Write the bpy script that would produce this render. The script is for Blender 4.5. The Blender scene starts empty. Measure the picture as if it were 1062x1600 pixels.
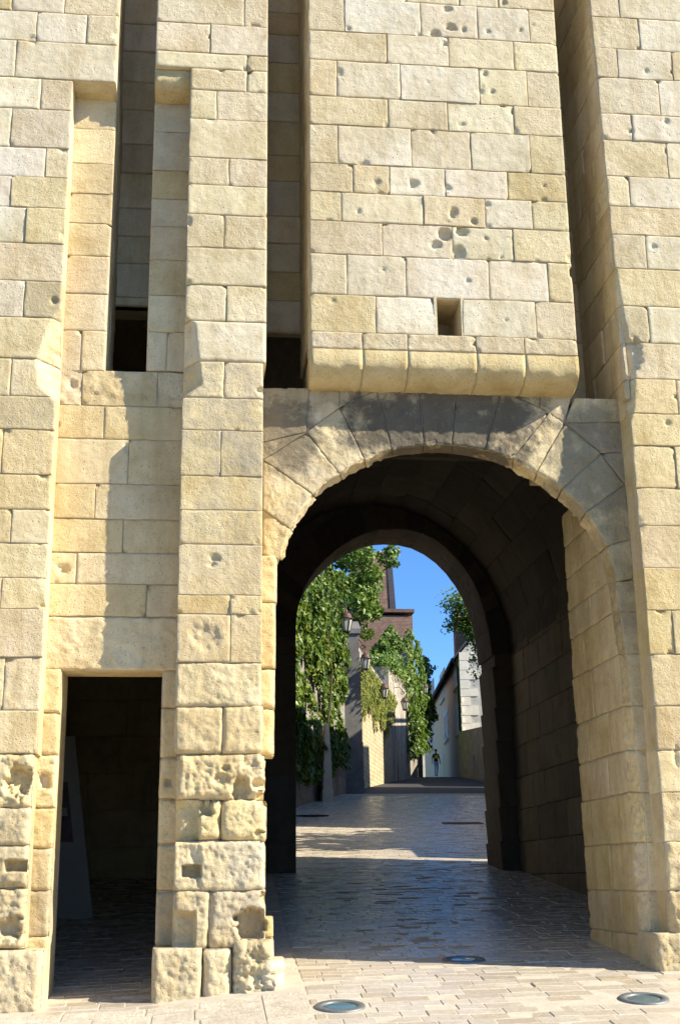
import bpy, bmesh, math, random
import numpy as np
from mathutils import Vector, Matrix, noise as MN
random.seed(7); RNG = np.random.default_rng(7)
R_ = math.radians
scene = bpy.context.scene
col = scene.collection

# ---------------------------------------------------------------- camera
FPX, CX, CY = 2000.0, 531.0, 800.0                 # focal length in photo pixels (photo 1062 x 1600)
yaw, pit, rol = R_(6.35), R_(16.1), R_(0.69)
Fv = Vector((math.sin(yaw)*math.cos(pit), math.cos(yaw)*math.cos(pit), math.sin(pit)))
R0 = Vector((math.cos(yaw), -math.sin(yaw), 0)); U0 = R0.cross(Fv)
Uv = U0*math.cos(rol) + R0*math.sin(rol); Rv = R0*math.cos(rol) - U0*math.sin(rol)
CAM = Vector((0, -9.5, .66))
cd = bpy.data.cameras.new('camera'); cam = bpy.data.objects.new('camera', cd); col.objects.link(cam)
cd.sensor_fit = 'VERTICAL'; cd.sensor_height = 36; cd.sensor_width = 36; cd.lens = 36*FPX/1600
cd.clip_start = .05; cd.clip_end = 2000
m = Matrix((Rv, Uv, -Fv)).transposed().to_4x4(); m.translation = CAM; cam.matrix_world = m
scene.camera = cam
# ---------------------------------------------------------------- sky, sun, exposure
SUNV = Vector((2.4, -1.0, 1.85)).normalized()      # towards the sun
w = bpy.data.worlds.new('World'); scene.world = w; w.use_nodes = True
nt = w.node_tree; bgn = nt.nodes['Background']
sky = nt.nodes.new('ShaderNodeTexSky'); sky.sky_type = 'NISHITA'; sky.sun_disc = False
sky.sun_elevation = math.asin(SUNV.z); sky.sun_rotation = math.atan2(SUNV.x, SUNV.y)
sky.air_density = 1.0; sky.dust_density = .0; sky.ozone_density = 6.0; sky.altitude = 3000
hs0 = nt.nodes.new('ShaderNodeHueSaturation'); hs0.inputs['Saturation'].default_value = 1.10; hs0.inputs['Value'].default_value = 1.0
nt.links.new(sky.outputs[0], hs0.inputs['Color']); nt.links.new(hs0.outputs[0], bgn.inputs[0]); bgn.inputs[1].default_value = .13
sl = bpy.data.lights.new('sun', 'SUN'); sl.energy = 5.0; sl.angle = R_(.53); sl.color = (1, .92, .78)
sun = bpy.data.objects.new('sun', sl); col.objects.link(sun)
sun.rotation_euler = SUNV.to_track_quat('Z', 'Y').to_euler(); sun.location = (20, -20, 30)
scene.view_settings.view_transform = 'Standard'; scene.view_settings.look = 'None'
scene.view_settings.exposure = .92; scene.view_settings.gamma = 1

# ---------------------------------------------------------------- pixel -> place helpers
def ray(x, y): return Fv + Rv*((x-CX)/FPX) - Uv*((y-CY)/FPX)
def onY(x, y, Y):
    d = ray(x, y); return CAM + d*((Y-CAM.y)/d.y)
def XZ(x, y, Y=0):
    p = onY(x, y, Y); return (p.x, p.z)
def onG(x, y):
    d = ray(x, y); t = 3.0
    p = CAM + d*t
    while t < 120:
        q = CAM + d*(t+.05)
        if q.z < gz(q.x, q.y): break
        t += .05; p = q
    lo_, hi_ = t, t+.05
    for _ in range(20):
        mid_ = (lo_+hi_)/2; q = CAM + d*mid_
        if q.z < gz(q.x, q.y): hi_ = mid_
        else: lo_ = mid_
    return CAM + d*lo_
def lerp(a, b, t): return a + (b-a)*t
def interp(x, xs, ys): return float(np.interp(x, xs, ys))
def gz(X, Y):
    z = interp(Y, [-60, -3, 0, 1, 57, 64, 75, 92, 110, 400], [-2.6, -.42, -.02, .07, 5.72, 6.34, 7.2, 8.3, 8.8, 10])
    cr = interp(X, [-6, -1.15, -.3, .68, 3.4, 8], [-.3, -.135, -.105, 0, .03, .06])
    k = interp(Y, [-60, -4, 1.5, 6], [.6, 1, 1, 0])
    return z + cr*k
SEED = [0]
def nz(p, s): return MN.noise(Vector((p[0]*s, p[1]*s, p[2]*s)))

# ---------------------------------------------------------------- materials
def mat(name):
    m_ = bpy.data.materials.new(name); m_.use_nodes = True
    n = m_.node_tree; b = n.nodes['Principled BSDF']; return m_, n, b
def N(n, t, **kw):
    o = n.nodes.new(t)
    for k, v in kw.items(): setattr(o, k, v)
    return o
def ramp(n, fac, stops):
    r = N(n, 'ShaderNodeValToRGB'); e = r.color_ramp.elements
    e[0].position, e[0].color = stops[0][0], (*stops[0][1], 1)
    e[1].position, e[1].color = stops[-1][0], (*stops[-1][1], 1)
    for p, c in stops[1:-1]:
        k = e.new(p); k.color = (*c, 1)
    n.links.new(fac, r.inputs[0]); return r.outputs[0]
def mix(n, f, a, b, mode='MIX'):
    x = N(n, 'ShaderNodeMix', data_type='RGBA', blend_type=mode)
    for i, v in ((0, f), (6, a), (7, b)):
        if hasattr(v, 'is_linked'): n.links.new(v, x.inputs[i])
        elif i == 0: x.inputs[0].default_value = v
        else: x.inputs[i].default_value = (*v, 1)
    return x.outputs[2]
def g3(v): return (v, v, v)
def nzt(n, vec, scale, detail=6, rough=.6, w=None):
    t = N(n, 'ShaderNodeTexNoise'); t.inputs['Scale'].default_value = scale
    t.inputs['Detail'].default_value = detail; t.inputs['Roughness'].default_value = rough
    if vec is not None: n.links.new(vec, t.inputs['Vector'])
    return t.outputs[0]
def coords(n, rnd=True):
    tc = N(n, 'ShaderNodeTexCoord')
    if not rnd: return tc.outputs['Object']
    oi = N(n, 'ShaderNodeObjectInfo'); v = N(n, 'ShaderNodeVectorMath', operation='MULTIPLY_ADD')
    cb = N(n, 'ShaderNodeCombineXYZ')
    for i in range(3): n.links.new(oi.outputs['Random'], cb.inputs[i])
    n.links.new(cb.outputs[0], v.inputs[0]); v.inputs[1].default_value = (37, 91, 53)
    n.links.new(tc.outputs['Object'], v.inputs[2]); return v.outputs[0]
def bump(n, b, h, strength, dist):
    bp = N(n, 'ShaderNodeBump'); bp.inputs['Strength'].default_value = strength; bp.inputs['Distance'].default_value = dist
    n.links.new(h, bp.inputs['Height']); n.links.new(bp.outputs[0], b.inputs['Normal'])
def madd(n, a, b_, op='ADD'):
    x = N(n, 'ShaderNodeMath', operation=op)
    for i, v in ((0, a), (1, b_)):
        if hasattr(v, 'is_linked'): n.links.new(v, x.inputs[i])
        else: x.inputs[i].default_value = v
    return x.outputs[0]

def stone_mat(name, rough=.92, lichen=.0, pits=.6, bstr=.85, spec=.25, calm=False):
    m_, n, b = mat(name)
    v = coords(n); oi = N(n, 'ShaderNodeObjectInfo')
    base = oi.outputs['Color']
    big = nzt(n, v, 2.3, 4, .6); med = nzt(n, v, 9, 6, .65); fine = nzt(n, v, 75, 8, .8)
    c = mix(n, 1.0, base, ramp(n, big, [(.25, (.80, .74, .62)), (.5, (1, .98, .95)), (.75, (1.08, 1.08, 1.1))]), 'MULTIPLY')
    c = mix(n, 1.0, c, ramp(n, med, [(.2, (.84, .80, .72)), (.5, (1, 1, 1)), (.8, (1.06, 1.06, 1.06))]), 'MULTIPLY')
    c = mix(n, 1.0, c, ramp(n, fine, [(.28, g3(.84 if calm else .62)), (.44, g3(.98 if calm else .96)), (.75, g3(1.04 if calm else 1.09))]), 'MULTIPLY')
    # small dark pits
    vo = N(n, 'ShaderNodeTexVoronoi'); vo.inputs['Scale'].default_value = 22 if calm else 38; n.links.new(v, vo.inputs['Vector'])
    pm = ramp(n, vo.outputs['Distance'], [(.08 if calm else .10, g3(1)), (.15 if calm else .22, g3(0))])
    gate = ramp(n, nzt(n, v, 6, 3, .6), [(.40, g3(0)), (.52, g3(1))])
    pmask = mix(n, 1.0, pm, gate, 'MULTIPLY')
    c = mix(n, madd(n, pmask, pits, 'MULTIPLY'), c, (.20, .15, .09))
    # grey weathering / ochre lichen where the piece carries it
    at = N(n, 'ShaderNodeAttribute', attribute_type='OBJECT', attribute_name='lichen')
    gm = ramp(n, nzt(n, v, 5.5, 8, .75), [(.40, g3(0)), (.58, g3(1))])
    c = mix(n, madd(n, madd(n, gm, at.outputs['Fac'], 'MULTIPLY'), .75, 'MULTIPLY'), c, (.40, .36, .28))
    om = ramp(n, nzt(n, v, 13, 6, .7), [(.60, g3(0)), (.66, g3(1))])
    c = mix(n, madd(n, madd(n, om, at.outputs['Fac'], 'MULTIPLY'), .6, 'MULTIPLY'), c, (.50, .32, .09))
    st = N(n, 'ShaderNodeAttribute', attribute_type='OBJECT', attribute_name='stain')
    gp = N(n, 'ShaderNodeNewGeometry'); sp_ = N(n, 'ShaderNodeSeparateXYZ'); n.links.new(gp.outputs['Position'], sp_.inputs[0])
    wn = nzt(n, gp.outputs['Position'], 4.5, 9, .72); sm = None
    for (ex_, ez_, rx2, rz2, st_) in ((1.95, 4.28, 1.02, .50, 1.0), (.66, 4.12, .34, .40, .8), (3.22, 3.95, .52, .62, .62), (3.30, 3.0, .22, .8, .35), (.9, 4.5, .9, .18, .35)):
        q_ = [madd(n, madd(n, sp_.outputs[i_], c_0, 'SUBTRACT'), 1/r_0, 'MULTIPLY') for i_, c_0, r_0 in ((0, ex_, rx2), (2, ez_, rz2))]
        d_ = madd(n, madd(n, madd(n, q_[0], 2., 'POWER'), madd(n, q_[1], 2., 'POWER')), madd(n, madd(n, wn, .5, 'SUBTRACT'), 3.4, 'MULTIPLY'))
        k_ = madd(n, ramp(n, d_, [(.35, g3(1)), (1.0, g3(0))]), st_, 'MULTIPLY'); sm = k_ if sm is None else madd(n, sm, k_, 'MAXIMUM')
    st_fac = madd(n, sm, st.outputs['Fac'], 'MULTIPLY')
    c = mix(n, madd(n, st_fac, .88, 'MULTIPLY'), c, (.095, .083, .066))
    # long-range weathering of the whole wall: soft patches and rain streaks
    mp = N(n, 'ShaderNodeMapping'); n.links.new(gp.outputs['Position'], mp.inputs[0]); mp.inputs['Scale'].default_value = (5, 5, .5)
    c = mix(n, 1.0, c, ramp(n, nzt(n, mp.outputs[0], 1, 6, .65), [(.3, (.84, .80, .72)), (.5, (1, 1, 1)), (.75, (1.05, 1.05, 1.05))]), 'MULTIPLY')
    c = mix(n, 1.0, c, ramp(n, nzt(n, gp.outputs['Position'], .7, 5, .6), [(.3, (.90, .85, .74)), (.6, (1.04, 1.04, 1.04))]), 'MULTIPLY')
    wl = ramp(n, nzt(n, v, 40, 5, .7), [(.62, g3(0)), (.70, g3(1))])
    c = mix(n, madd(n, madd(n, wl, st_fac, 'MULTIPLY'), .6, 'MULTIPLY'), c, (.42, .38, .28))
    n.links.new(c, b.inputs['Base Color'])
    b.inputs['Roughness'].default_value = rough; b.inputs['Specular IOR Level'].default_value = spec
    h = madd(n, madd(n, fine, .5, 'MULTIPLY'), nzt(n, v, 24, 6, .7))
    h = madd(n, h, madd(n, pmask, .55, 'MULTIPLY'), 'SUBTRACT')
    bump(n, b, h, bstr, .026)
    return m_
M_STONE = stone_mat('limestone', bstr=.54)
M_SMOOTH = stone_mat('new_limestone', bstr=.38, pits=.85, calm=True)
def simple(name, c1, c2, scale, rough=.9, bs=.4, bd=.01, rnd=False, metal=0, spec=.3):
    m_, n, b = mat(name); v = coords(n, rnd)
    f = nzt(n, v, scale, 8, .7)
    n.links.new(ramp(n, f, [(.3, c1), (.7, c2)]), b.inputs['Base Color'])
    b.inputs['Roughness'].default_value = rough; b.inputs['Metallic'].default_value = metal
    b.inputs['Specular IOR Level'].default_value = spec
    if bs: bump(n, b, nzt(n, v, scale*5, 6, .7), bs, bd)
    return m_
M_MORTAR = simple('mortar', (.46, .385, .26), (.62, .53, .375), 14, .95, .6, .01)
M_SHADEMORTAR = simple('shade_dark_mortar', (.06, .052, .04), (.11, .095, .075), 8, .95, .4, .01)  # mortar darkened to put the passage's shade into the colour
M_SOIL = simple('earth', (.16, .14, .10), (.26, .22, .16), 1.5, .95, .5, .03)
M_JOINT = simple('sett_joint', (.44, .38, .28), (.58, .52, .41), 9, .95, .5, .008)
M_IRON = simple('dark_iron', (.02, .02, .022), (.045, .043, .042), 20, .5, .2, .003, metal=.6)
M_STEEL = simple('steel_ring', (.16, .17, .17), (.24, .25, .25), 30, .55, .1, .002, metal=.5)
M_COPPER = simple('lantern_cap_paint', (.10, .06, .045), (.16, .10, .075), 20, .45, .1, .002, metal=.3)
M_SLATE = simple('slate', (.045, .042, .05), (.08, .075, .085), 3, .65, .4, .02)
M_BARK = simple('bark', (.07, .05, .03), (.16, .12, .08), 8, .9, .8, .03)
M_ASPH = simple('asphalt', (.04, .04, .042), (.065, .064, .064), 12, .75, .4, .006)
M_WHITEP = simple('board_white', (.30, .29, .27), (.36, .35, .33), 3, .5, 0)
M_PICT = simple('board_picture', (.05, .03, .03), (.16, .10, .09), 6, .4, 0)
M_PLASTER = simple('pale_render', (.42, .38, .29), (.68, .63, .52), 1.1, .92, .4, .02)
def streak_mat():
    m_, n, b = mat('streaked_render'); g = N(n, 'ShaderNodeNewGeometry'); mp = N(n, 'ShaderNodeMapping'); mp.inputs['Scale'].default_value = (2.6, 2.6, .16)
    n.links.new(g.outputs['Position'], mp.inputs[0]); f = nzt(n, mp.outputs[0], 1.0, 8, .72)
    c = ramp(n, f, [(.36, (.10, .09, .075)), (.47, (.36, .32, .25)), (.62, (.62, .56, .44))])
    c = mix(n, 1.0, c, ramp(n, nzt(n, g.outputs['Position'], 3, 8, .75), [(.3, g3(.55)), (.6, g3(1.05))]), 'MULTIPLY')
    n.links.new(c, b.inputs['Base Color']); b.inputs['Roughness'].default_value = .93; bump(n, b, nzt(n, g.outputs['Position'], 8, 7, .7), .6, .04); return m_
M_STREAK = streak_mat()
M_HOUSE = simple('house_render', (.76, .52, .28), (.84, .61, .36), .8, .92, .3, .01)
M_TRIM = simple('white_stone_trim', (.68, .62, .50), (.84, .79, .67), 2.5, .9, .4, .01, rnd=True)
M_DARKGLASS = simple('window_pane', (.05, .055, .06), (.09, .095, .1), 2, .12, 0, spec=.5)
M_SHUTTER = simple('shutter_paint', (.36, .32, .24), (.44, .39, .30), 3, .6, .1, .003)
M_TILE = simple('brown_roof_tile', (.10, .06, .045), (.20, .13, .10), 5, .85, .5, .02)
def brick_mat(name, c1, c2, mo, sc, bw=.5, rh=.25, mortar=.02):
    m_, n, b = mat(name); tc = N(n, 'ShaderNodeTexCoord')
    br = N(n, 'ShaderNodeTexBrick'); br.inputs['Scale'].default_value = sc
    br.inputs['Color1'].default_value = (*c1, 1); br.inputs['Color2'].default_value = (*c2, 1); br.inputs['Mortar'].default_value = (*mo, 1)
    br.inputs['Brick Width'].default_value = bw; br.inputs['Row Height'].default_value = rh; br.inputs['Mortar Size'].default_value = mortar
    # wall-aligned coordinates: along the wall, up
    sx = N(n, 'ShaderNodeSeparateXYZ'); n.links.new(tc.outputs['Object'], sx.inputs[0])
    cb = N(n, 'ShaderNodeCombineXYZ'); n.links.new(madd(n, sx.outputs[0], sx.outputs[1]), cb.inputs[0]); n.links.new(sx.outputs[2], cb.inputs[1])
    dn = nzt(n, tc.outputs['Object'], 1.2, 5, .7)
    ad = N(n, 'ShaderNodeVectorMath', operation='ADD'); n.links.new(cb.outputs[0], ad.inputs[0])
    d2 = N(n, 'ShaderNodeVectorMath', operation='SCALE'); n.links.new(dn, d2.inputs[0]); d2.inputs['Scale'].default_value = .12
    n.links.new(d2.outputs[0], ad.inputs[1]); n.links.new(ad.outputs[0], br.inputs['Vector'])
    c = mix(n, 1.0, br.outputs['Color'], ramp(n, nzt(n, tc.outputs['Object'], 2.2, 7, .75), [(.3, g3(.55)), (.6, g3(1.05))]), 'MULTIPLY')
    n.links.new(c, b.inputs['Base Color']); b.inputs['Roughness'].default_value = .93
    bump(n, b, madd(n, br.outputs['Fac'], -1.0, 'MULTIPLY'), .6, .03)
    return m_
M_BRICK = brick_mat('red_brown_brick', (.20, .09, .06), (.27, .14, .09), (.33, .28, .22), 1, .26, .085, .012)
M_RUBBLE = brick_mat('yellow_rubble', (.50, .40, .22), (.60, .50, .30), (.42, .34, .2), 1, .38, .18, .02)
M_GREYWALL = brick_mat('grey_rubble', (.24, .21, .17), (.36, .32, .26), (.28, .25, .2), 1, .55, .3, .02)
def leaf_mat(name, c1, c2, c3):
    m_, n, b = mat(name); g = N(n, 'ShaderNodeNewGeometry')
    c = ramp(n, g.outputs['Random Per Island'], [(0, c1), (.55, c2), (1, c3)])
    n.links.new(c, b.inputs['Base Color']); b.inputs['Roughness'].default_value = .45; b.inputs['Specular IOR Level'].default_value = .4
    tr = N(n, 'ShaderNodeBsdfTranslucent'); n.links.new(c, tr.inputs[0])
    mx = N(n, 'ShaderNodeMixShader'); mx.inputs[0].default_value = .3
    out = n.nodes['Material Output']; n.links.new(b.outputs[0], mx.inputs[1]); n.links.new(tr.outputs[0], mx.inputs[2]); n.links.new(mx.outputs[0], out.inputs[0])
    return m_
M_IVY = leaf_mat('ivy_leaf', (.05, .10, .016), (.10, .19, .025), (.28, .32, .045))
M_LEAF = leaf_mat('tree_leaf', (.06, .12, .016), (.12, .21, .025), (.24, .31, .04))
M_HANG = leaf_mat('hanging_plant_leaf', (.10, .13, .02), (.18, .22, .03), (.30, .28, .06))
def sett_mat():
    m_, n, b = mat('sett_stone'); v = coords(n); oi = N(n, 'ShaderNodeObjectInfo'); g = N(n, 'ShaderNodeNewGeometry')
    tone = ramp(n, madd(n, madd(n, g.outputs['Random Per Island'], oi.outputs['Random']), 1.0, 'MODULO'),
                [(0, (.50, .42, .30)), (.4, (.58, .50, .38)), (.75, (.62, .55, .43)), (1, (.53, .43, .29))])
    c = mix(n, 1.0, tone, ramp(n, nzt(n, v, 22, 8, .7), [(.3, g3(.78)), (.7, g3(1.08))]), 'MULTIPLY')
    n.links.new(c, b.inputs['Base Color'])
    rr = ramp(n, nzt(n, v, 6, 4, .6), [(.3, g3(.18)), (.7, g3(.36))])
    n.links.new(rr, b.inputs['Roughness']); b.inputs['Specular IOR Level'].default_value = .5
    bump(n, b, nzt(n, v, 45, 7, .75), .3, .008)
    return m_
M_SETT = sett_mat()
M_SLAB = simple('pale_paving_slab', (.46, .39, .28), (.74, .66, .52), 7, .9, .9, .02, rnd=True)
def glass_mat(name, c, rough):
    m_, n, b = mat(name); b.inputs['Base Color'].default_value = (*c, 1); b.inputs['Roughness'].default_value = rough
    b.inputs['Specular IOR Level'].default_value = .6
    return m_
M_LENS = glass_mat('light_lens', (.10, .16, .16), .08)
M_LGLASS = glass_mat('frosted_lantern_glass', (.55, .52, .44), .25)

# ---------------------------------------------------------------- object helpers
def link(name, me, parent=None, origin=None):
    """Link a mesh whose vertices are in world space; origin becomes the object's own origin."""
    o = bpy.data.objects.new(name, me); col.objects.link(o)
    if origin is not None:
        og = Vector(origin); me.transform(Matrix.Translation(-og)); o.location = og
    if parent is not None:
        o.parent = parent; o.matrix_parent_inverse = world_of(parent).inverted()
    return o
def world_of(o):
    mm = o.matrix_basis.copy()
    while o.parent is not None:
        mm = o.parent.matrix_basis @ o.matrix_parent_inverse @ mm; o = o.parent
    return mm
def tag(o, label=None, cat=None, group=None, kind=None):
    if label: o['label'] = label
    if cat: o['category'] = cat
    if group: o['group'] = group
    if kind: o['kind'] = kind
    return o
def empty(name, loc, label, cat, group=None):
    o = bpy.data.objects.new(name, None); col.objects.link(o); o.location = loc; o.empty_display_size = .2
    return tag(o, label, cat, group)
def pyd(name, vs, fs, material, parent=None, smooth=False, origin=None):
    me = bpy.data.meshes.new(name); me.from_pydata([tuple(v) for v in vs], [], fs); 
    if material is not None: me.materials.append(material)
    if smooth: me.polygons.foreach_set('use_smooth', [True]*len(me.polygons))
    me.update()
    if origin is None and len(vs):
        a = np.array([tuple(v) for v in vs]); c = (a.min(0)+a.max(0))/2; origin = (c[0], c[1], a[:, 2].min())
    return link(name, me, parent, origin)
class MB:
    def __init__(s): s.v = []; s.f = []
    def add(s, vs, fs):
        k = len(s.v); s.v += [Vector(v) for v in vs]; s.f += [tuple(i+k for i in f) for f in fs]; return s
    def hexa(s, b4, t4):
        return s.add(list(b4)+list(t4), [(3, 2, 1, 0), (4, 5, 6, 7), (0, 1, 5, 4), (1, 2, 6, 5), (2, 3, 7, 6), (3, 0, 4, 7)])
    def box(s, x0, x1, y0, y1, z0, z1):
        return s.hexa([(x0, y0, z0), (x1, y0, z0), (x1, y1, z0), (x0, y1, z0)], [(x0, y0, z1), (x1, y0, z1), (x1, y1, z1), (x0, y1, z1)])
    def prism(s, pts, off):
        n = len(pts); off = Vector(off); P = [Vector(p) for p in pts]
        return s.add(P+[p+off for p in P], [tuple(range(n))[::-1], tuple(range(n, 2*n))]+[(i, (i+1) % n, n+(i+1) % n, n+i) for i in range(n)])
    def tube(s, pts, r, n=8):
        pts = [Vector(p) for p in pts]; rs = r if isinstance(r, (list, tuple)) else [r]*len(pts); rings = []
        for i, p in enumerate(pts):
            d = (pts[min(i+1, len(pts)-1)]-pts[max(i-1, 0)]).normalized()
            a = d.orthogonal().normalized() if abs(d.z) > .95 else d.cross(Vector((0, 0, 1))).normalized()
            b = d.cross(a)
            rings.append([p+(a*math.cos(2*math.pi*k/n)+b*math.sin(2*math.pi*k/n))*rs[i] for k in range(n)])
        vs = [q for r_ in rings for q in r_]; fs = []
        for i in range(len(rings)-1):
            for k in range(n):
                fs.append((i*n+k, i*n+(k+1) % n, (i+1)*n+(k+1) % n, (i+1)*n+k))
        fs += [tuple(range(n))[::-1], tuple(range((len(rings)-1)*n, len(rings)*n))]
        return s.add(vs, fs)
    def lathe(s, c, prof, n=24, rot0=0.):
        c = Vector(c); vs = []; fs = []
        for (r, z) in prof:
            for k in range(n):
                a = rot0+2*math.pi*k/n; vs.append(c+Vector((r*math.cos(a), r*math.sin(a), z)))
        for i in range(len(prof)-1):
            for k in range(n): fs.append((i*n+k, i*n+(k+1) % n, (i+1)*n+(k+1) % n, (i+1)*n+k))
        fs += [tuple(range(n))[::-1], tuple(range((len(prof)-1)*n, len(prof)*n))]
        return s.add(vs, fs)
    def build(s, name, material, parent=None, smooth=False, origin=None):
        return pyd(name, s.v, s.f, material, parent, smooth, origin)

# ---------------------------------------------------------------- stones
TONE = {'w': (.74, .68, .52), 'c': (.68, .585, .385), 'y': (.66, .55, .315), 'g': (.60, .52, .36), 'l': (.71, .625, .44), 'o': (.60, .46, .21), 's': (.46, .40, .29), 'p': (.10, .088, .07), 'q': (.07, .062, .05)}  # p and q carry the passage shade in the stone colour
BITES = []      # (kind, Y-plane, cx, cz, rx, rz, depth, hard)
def bite(px, py, rx, ry, d, kind='e', Y=0., hard=.32):
    p = onY(px, py, Y); k = FPX/ (p-CAM).dot(Fv)
    BITES.append((kind, Y, p.x, p.z, rx/k, ry/k*1.05, d, hard))
def sstep(a, b, x):
    t = min(1., max(0., (x-a)/(b-a))); return t*t*(3-2*t)
def bite_depth(bs, a, b, p):
    d = 0.
    for (k, Y, cx, cz, rx, rz, dep, hard) in bs:
        dx, dz = (a-cx)/rx, (b-cz)/rz
        if abs(dx) > 1.5 or abs(dz) > 1.5: continue
        t = math.hypot(dx, dz) if k == 'e' else max(abs(dx), abs(dz))
        if k == 'e': t += .40*MN.noise(Vector((p[0]*22, p[2]*22, 3.3)))+.15*MN.noise(Vector((p[0]*60, p[2]*60, 1.3)))
        d = max(d, dep*sstep(1., 1.-hard, t))
    return d
LINES = []      # chamfer cuts: (Y, sign, [z..], [x..], slope)
def stone(parent, quad, P, Nrm, tone, res=.016, rr=.0045, gap=.009, skirt=.10, amp=.0035, Y=None, lich=0., stain=0., name='stone', proud=None, mt=None, bites=True, flat=True, mortar=None):
    """One ashlar block: a weathered height field over a quad (TL,TR,BR,BL in the patch's own metres) with side faces."""
    SEED[0] += 1; sd = SEED[0]*7.13
    q = [Vector((a, b, 0)) for a, b in quad]
    c3 = [P(a, b) for a, b in quad]
    wd = max((c3[1]-c3[0]).length, (c3[2]-c3[3]).length); ht = max((c3[3]-c3[0]).length, (c3[2]-c3[1]).length)
    if wd < .02 or ht < .02: return None
    def axis(L):
        n = max(2, int(round((L-2*rr-gap)/res))); e0 = min(gap*.5/L, .2); r1 = min(e0+rr/L, .42)
        return [e0, lerp(e0, r1, .3), r1]+[lerp(r1, 1-r1, i/n) for i in range(1, n)]+[1-r1, 1-lerp(e0, r1, .3), 1-e0]
    us, vs_ = axis(wd), axis(ht)
    bs = []
    if bites and Y is not None:
        a0 = min(a for a, b in quad); a1 = max(a for a, b in quad); b0 = min(b for a, b in quad); b1 = max(b for a, b in quad)
        bs = [t for t in BITES if abs(t[1]-Y) < .05 and t[2]+t[4]*1.3 > a0 and t[2]-t[4]*1.3 < a1 and t[3]+t[5]*1.3 > b0 and t[3]-t[5]*1.3 < b1]
    ls = [l for l in LINES if Y is not None and abs(l[0]-Y) < .02]
    gap = gap*random.uniform(.7, 1.3); wdm, htm = wd, ht
    chips = [(random.choice((0., 1.)) if random.random() < .75 else random.random(), random.choice((0., 1.)), random.uniform(.02, .055), random.uniform(.008, .022)) for _ in range(random.choice((0, 1, 1, 2, 3)))]
    chips = [(b_, a_, r_, d_) if random.random() < .5 else (a_, b_, r_, d_) for a_, b_, r_, d_ in chips]
    if proud is None: proud = random.uniform(-.003, .006)
    verts = []; nu, nv = len(us), len(vs_)
    tilt = random.uniform(-.004, .004), random.uniform(-.004, .004)
    for v in vs_:
        for u in us:
            ab = q[0].lerp(q[1], u).lerp(q[3].lerp(q[2], u), v)
            a, b = ab.x, ab.y
            p = P(a, b)
            wob = .006 if rr < .02 else .012
            a += wob*MN.noise(Vector((p.x*6+sd, p.y*6, p.z*6))); b += wob*MN.noise(Vector((p.x*6, p.y*6+sd, p.z*6+9)))
            p = P(a, b)
            eu = min(u, 1-u)*wd-gap*.5; ev = min(v, 1-v)*ht-gap*.5
            rk = rr*(.75+.9*abs(MN.noise(Vector((p.x*5+sd, p.y*5, p.z*5)))))
            d = 0.
            for e in (eu, ev):
                if e < rk: d += rk-math.sqrt(max(0, rk*rk-(rk-max(e, 0))**2))
            ns = amp*.9*MN.noise(Vector((p.x*4+sd, p.y*4+sd, p.z*4)))+amp*1.0*MN.noise(Vector((p.x*15, p.y*15+sd, p.z*15)))+amp*.8*MN.noise(Vector((p.x*42, p.y*42, p.z*42+sd)))
            h = proud+ns-d+tilt[0]*(u-.5)+tilt[1]*(v-.5)
            for (cu, cv, cr_, cdp) in chips:
                dd_ = math.hypot((u-cu)*wdm, (v-cv)*htm)
                if dd_ < cr_*1.6: h -= cdp*sstep(1., .45, dd_/cr_+.45*MN.noise(Vector((p.x*34+sd, p.y*34, p.z*34))))
            if bs: h -= bite_depth(bs, a, b, p)
            for (ly, sg, zs, xs, slp) in ls:
                if zs[0] < b < zs[-1]:
                    k = (a-interp(b, zs, xs))*sg
                    if 0 < k < .4: h -= min(.235, k*slp)*(1+.25*MN.noise(Vector((p.x*16, p.y, p.z*16))))+.016*MN.noise(Vector((p.x*30, p.y, p.z*30)))*min(1, k*12)
            verts.append(p+Nrm*h)
    faces = []
    for j in range(nv-1):
        for i in range(nu-1):
            k = j*nu+i; faces.append((k, k+nu, k+nu+1, k+1))
    ring = [i for i in range(nu)]+[j*nu+nu-1 for j in range(1, nv)]+[(nv-1)*nu+i for i in range(nu-2, -1, -1)]+[j*nu for j in range(nv-2, 0, -1)]
    k0 = len(verts); nr = len(ring); cen = P(*((q[0]+q[1]+q[2]+q[3])/4).xy); jd = random.uniform(.004, .008)
    rows_ = ([], [], [])
    for r in ring:
        i_, j_ = r % nu, r // nu; u = 0. if i_ == 0 else (1. if i_ == nu-1 else us[i_]); v = 0. if j_ == 0 else (1. if j_ == nv-1 else vs_[j_])
        x = verts[r]; dd = (x-cen).dot(Nrm) if flat else 0.
        dj = max(jd+.003*MN.noise(Vector((x.x*9, x.y*9, x.z*9))), .004-dd)
        ab = q[0].lerp(q[1], u).lerp(q[3].lerp(q[2], u), v); bp_ = P(ab.x, ab.y)
        rows_[0].append(x-Nrm*(dj+dd)); rows_[1].append(bp_-Nrm*(dj+.001)); rows_[2].append(bp_-Nrm*skirt)
    for rw in rows_: verts += rw
    nfront = len(faces)
    for a_, b_ in ((None, 0), (0, 1), (1, 2)):
        for i in range(nr):
            j = (i+1) % nr
            A_ = (ring[i], ring[j]) if a_ is None else (k0+a_*nr+i, k0+a_*nr+j)
            faces.append((A_[0], A_[1], k0+b_*nr+j, k0+b_*nr+i))
    faces.append(tuple(range(k0+2*nr, k0+3*nr))[::-1])
    # orientation
    e1, e2 = verts[nu]-verts[0], verts[1]-verts[0]
    if e1.cross(e2).dot(Nrm) < 0: faces = [f[::-1] for f in faces]
    t = TONE[tone] if isinstance(tone, str) else tone
    o = pyd(name, verts, faces, mt or (M_SMOOTH if tone in ('w', 'l') and not lich and amp < .006 else M_STONE), parent, True)
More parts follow.
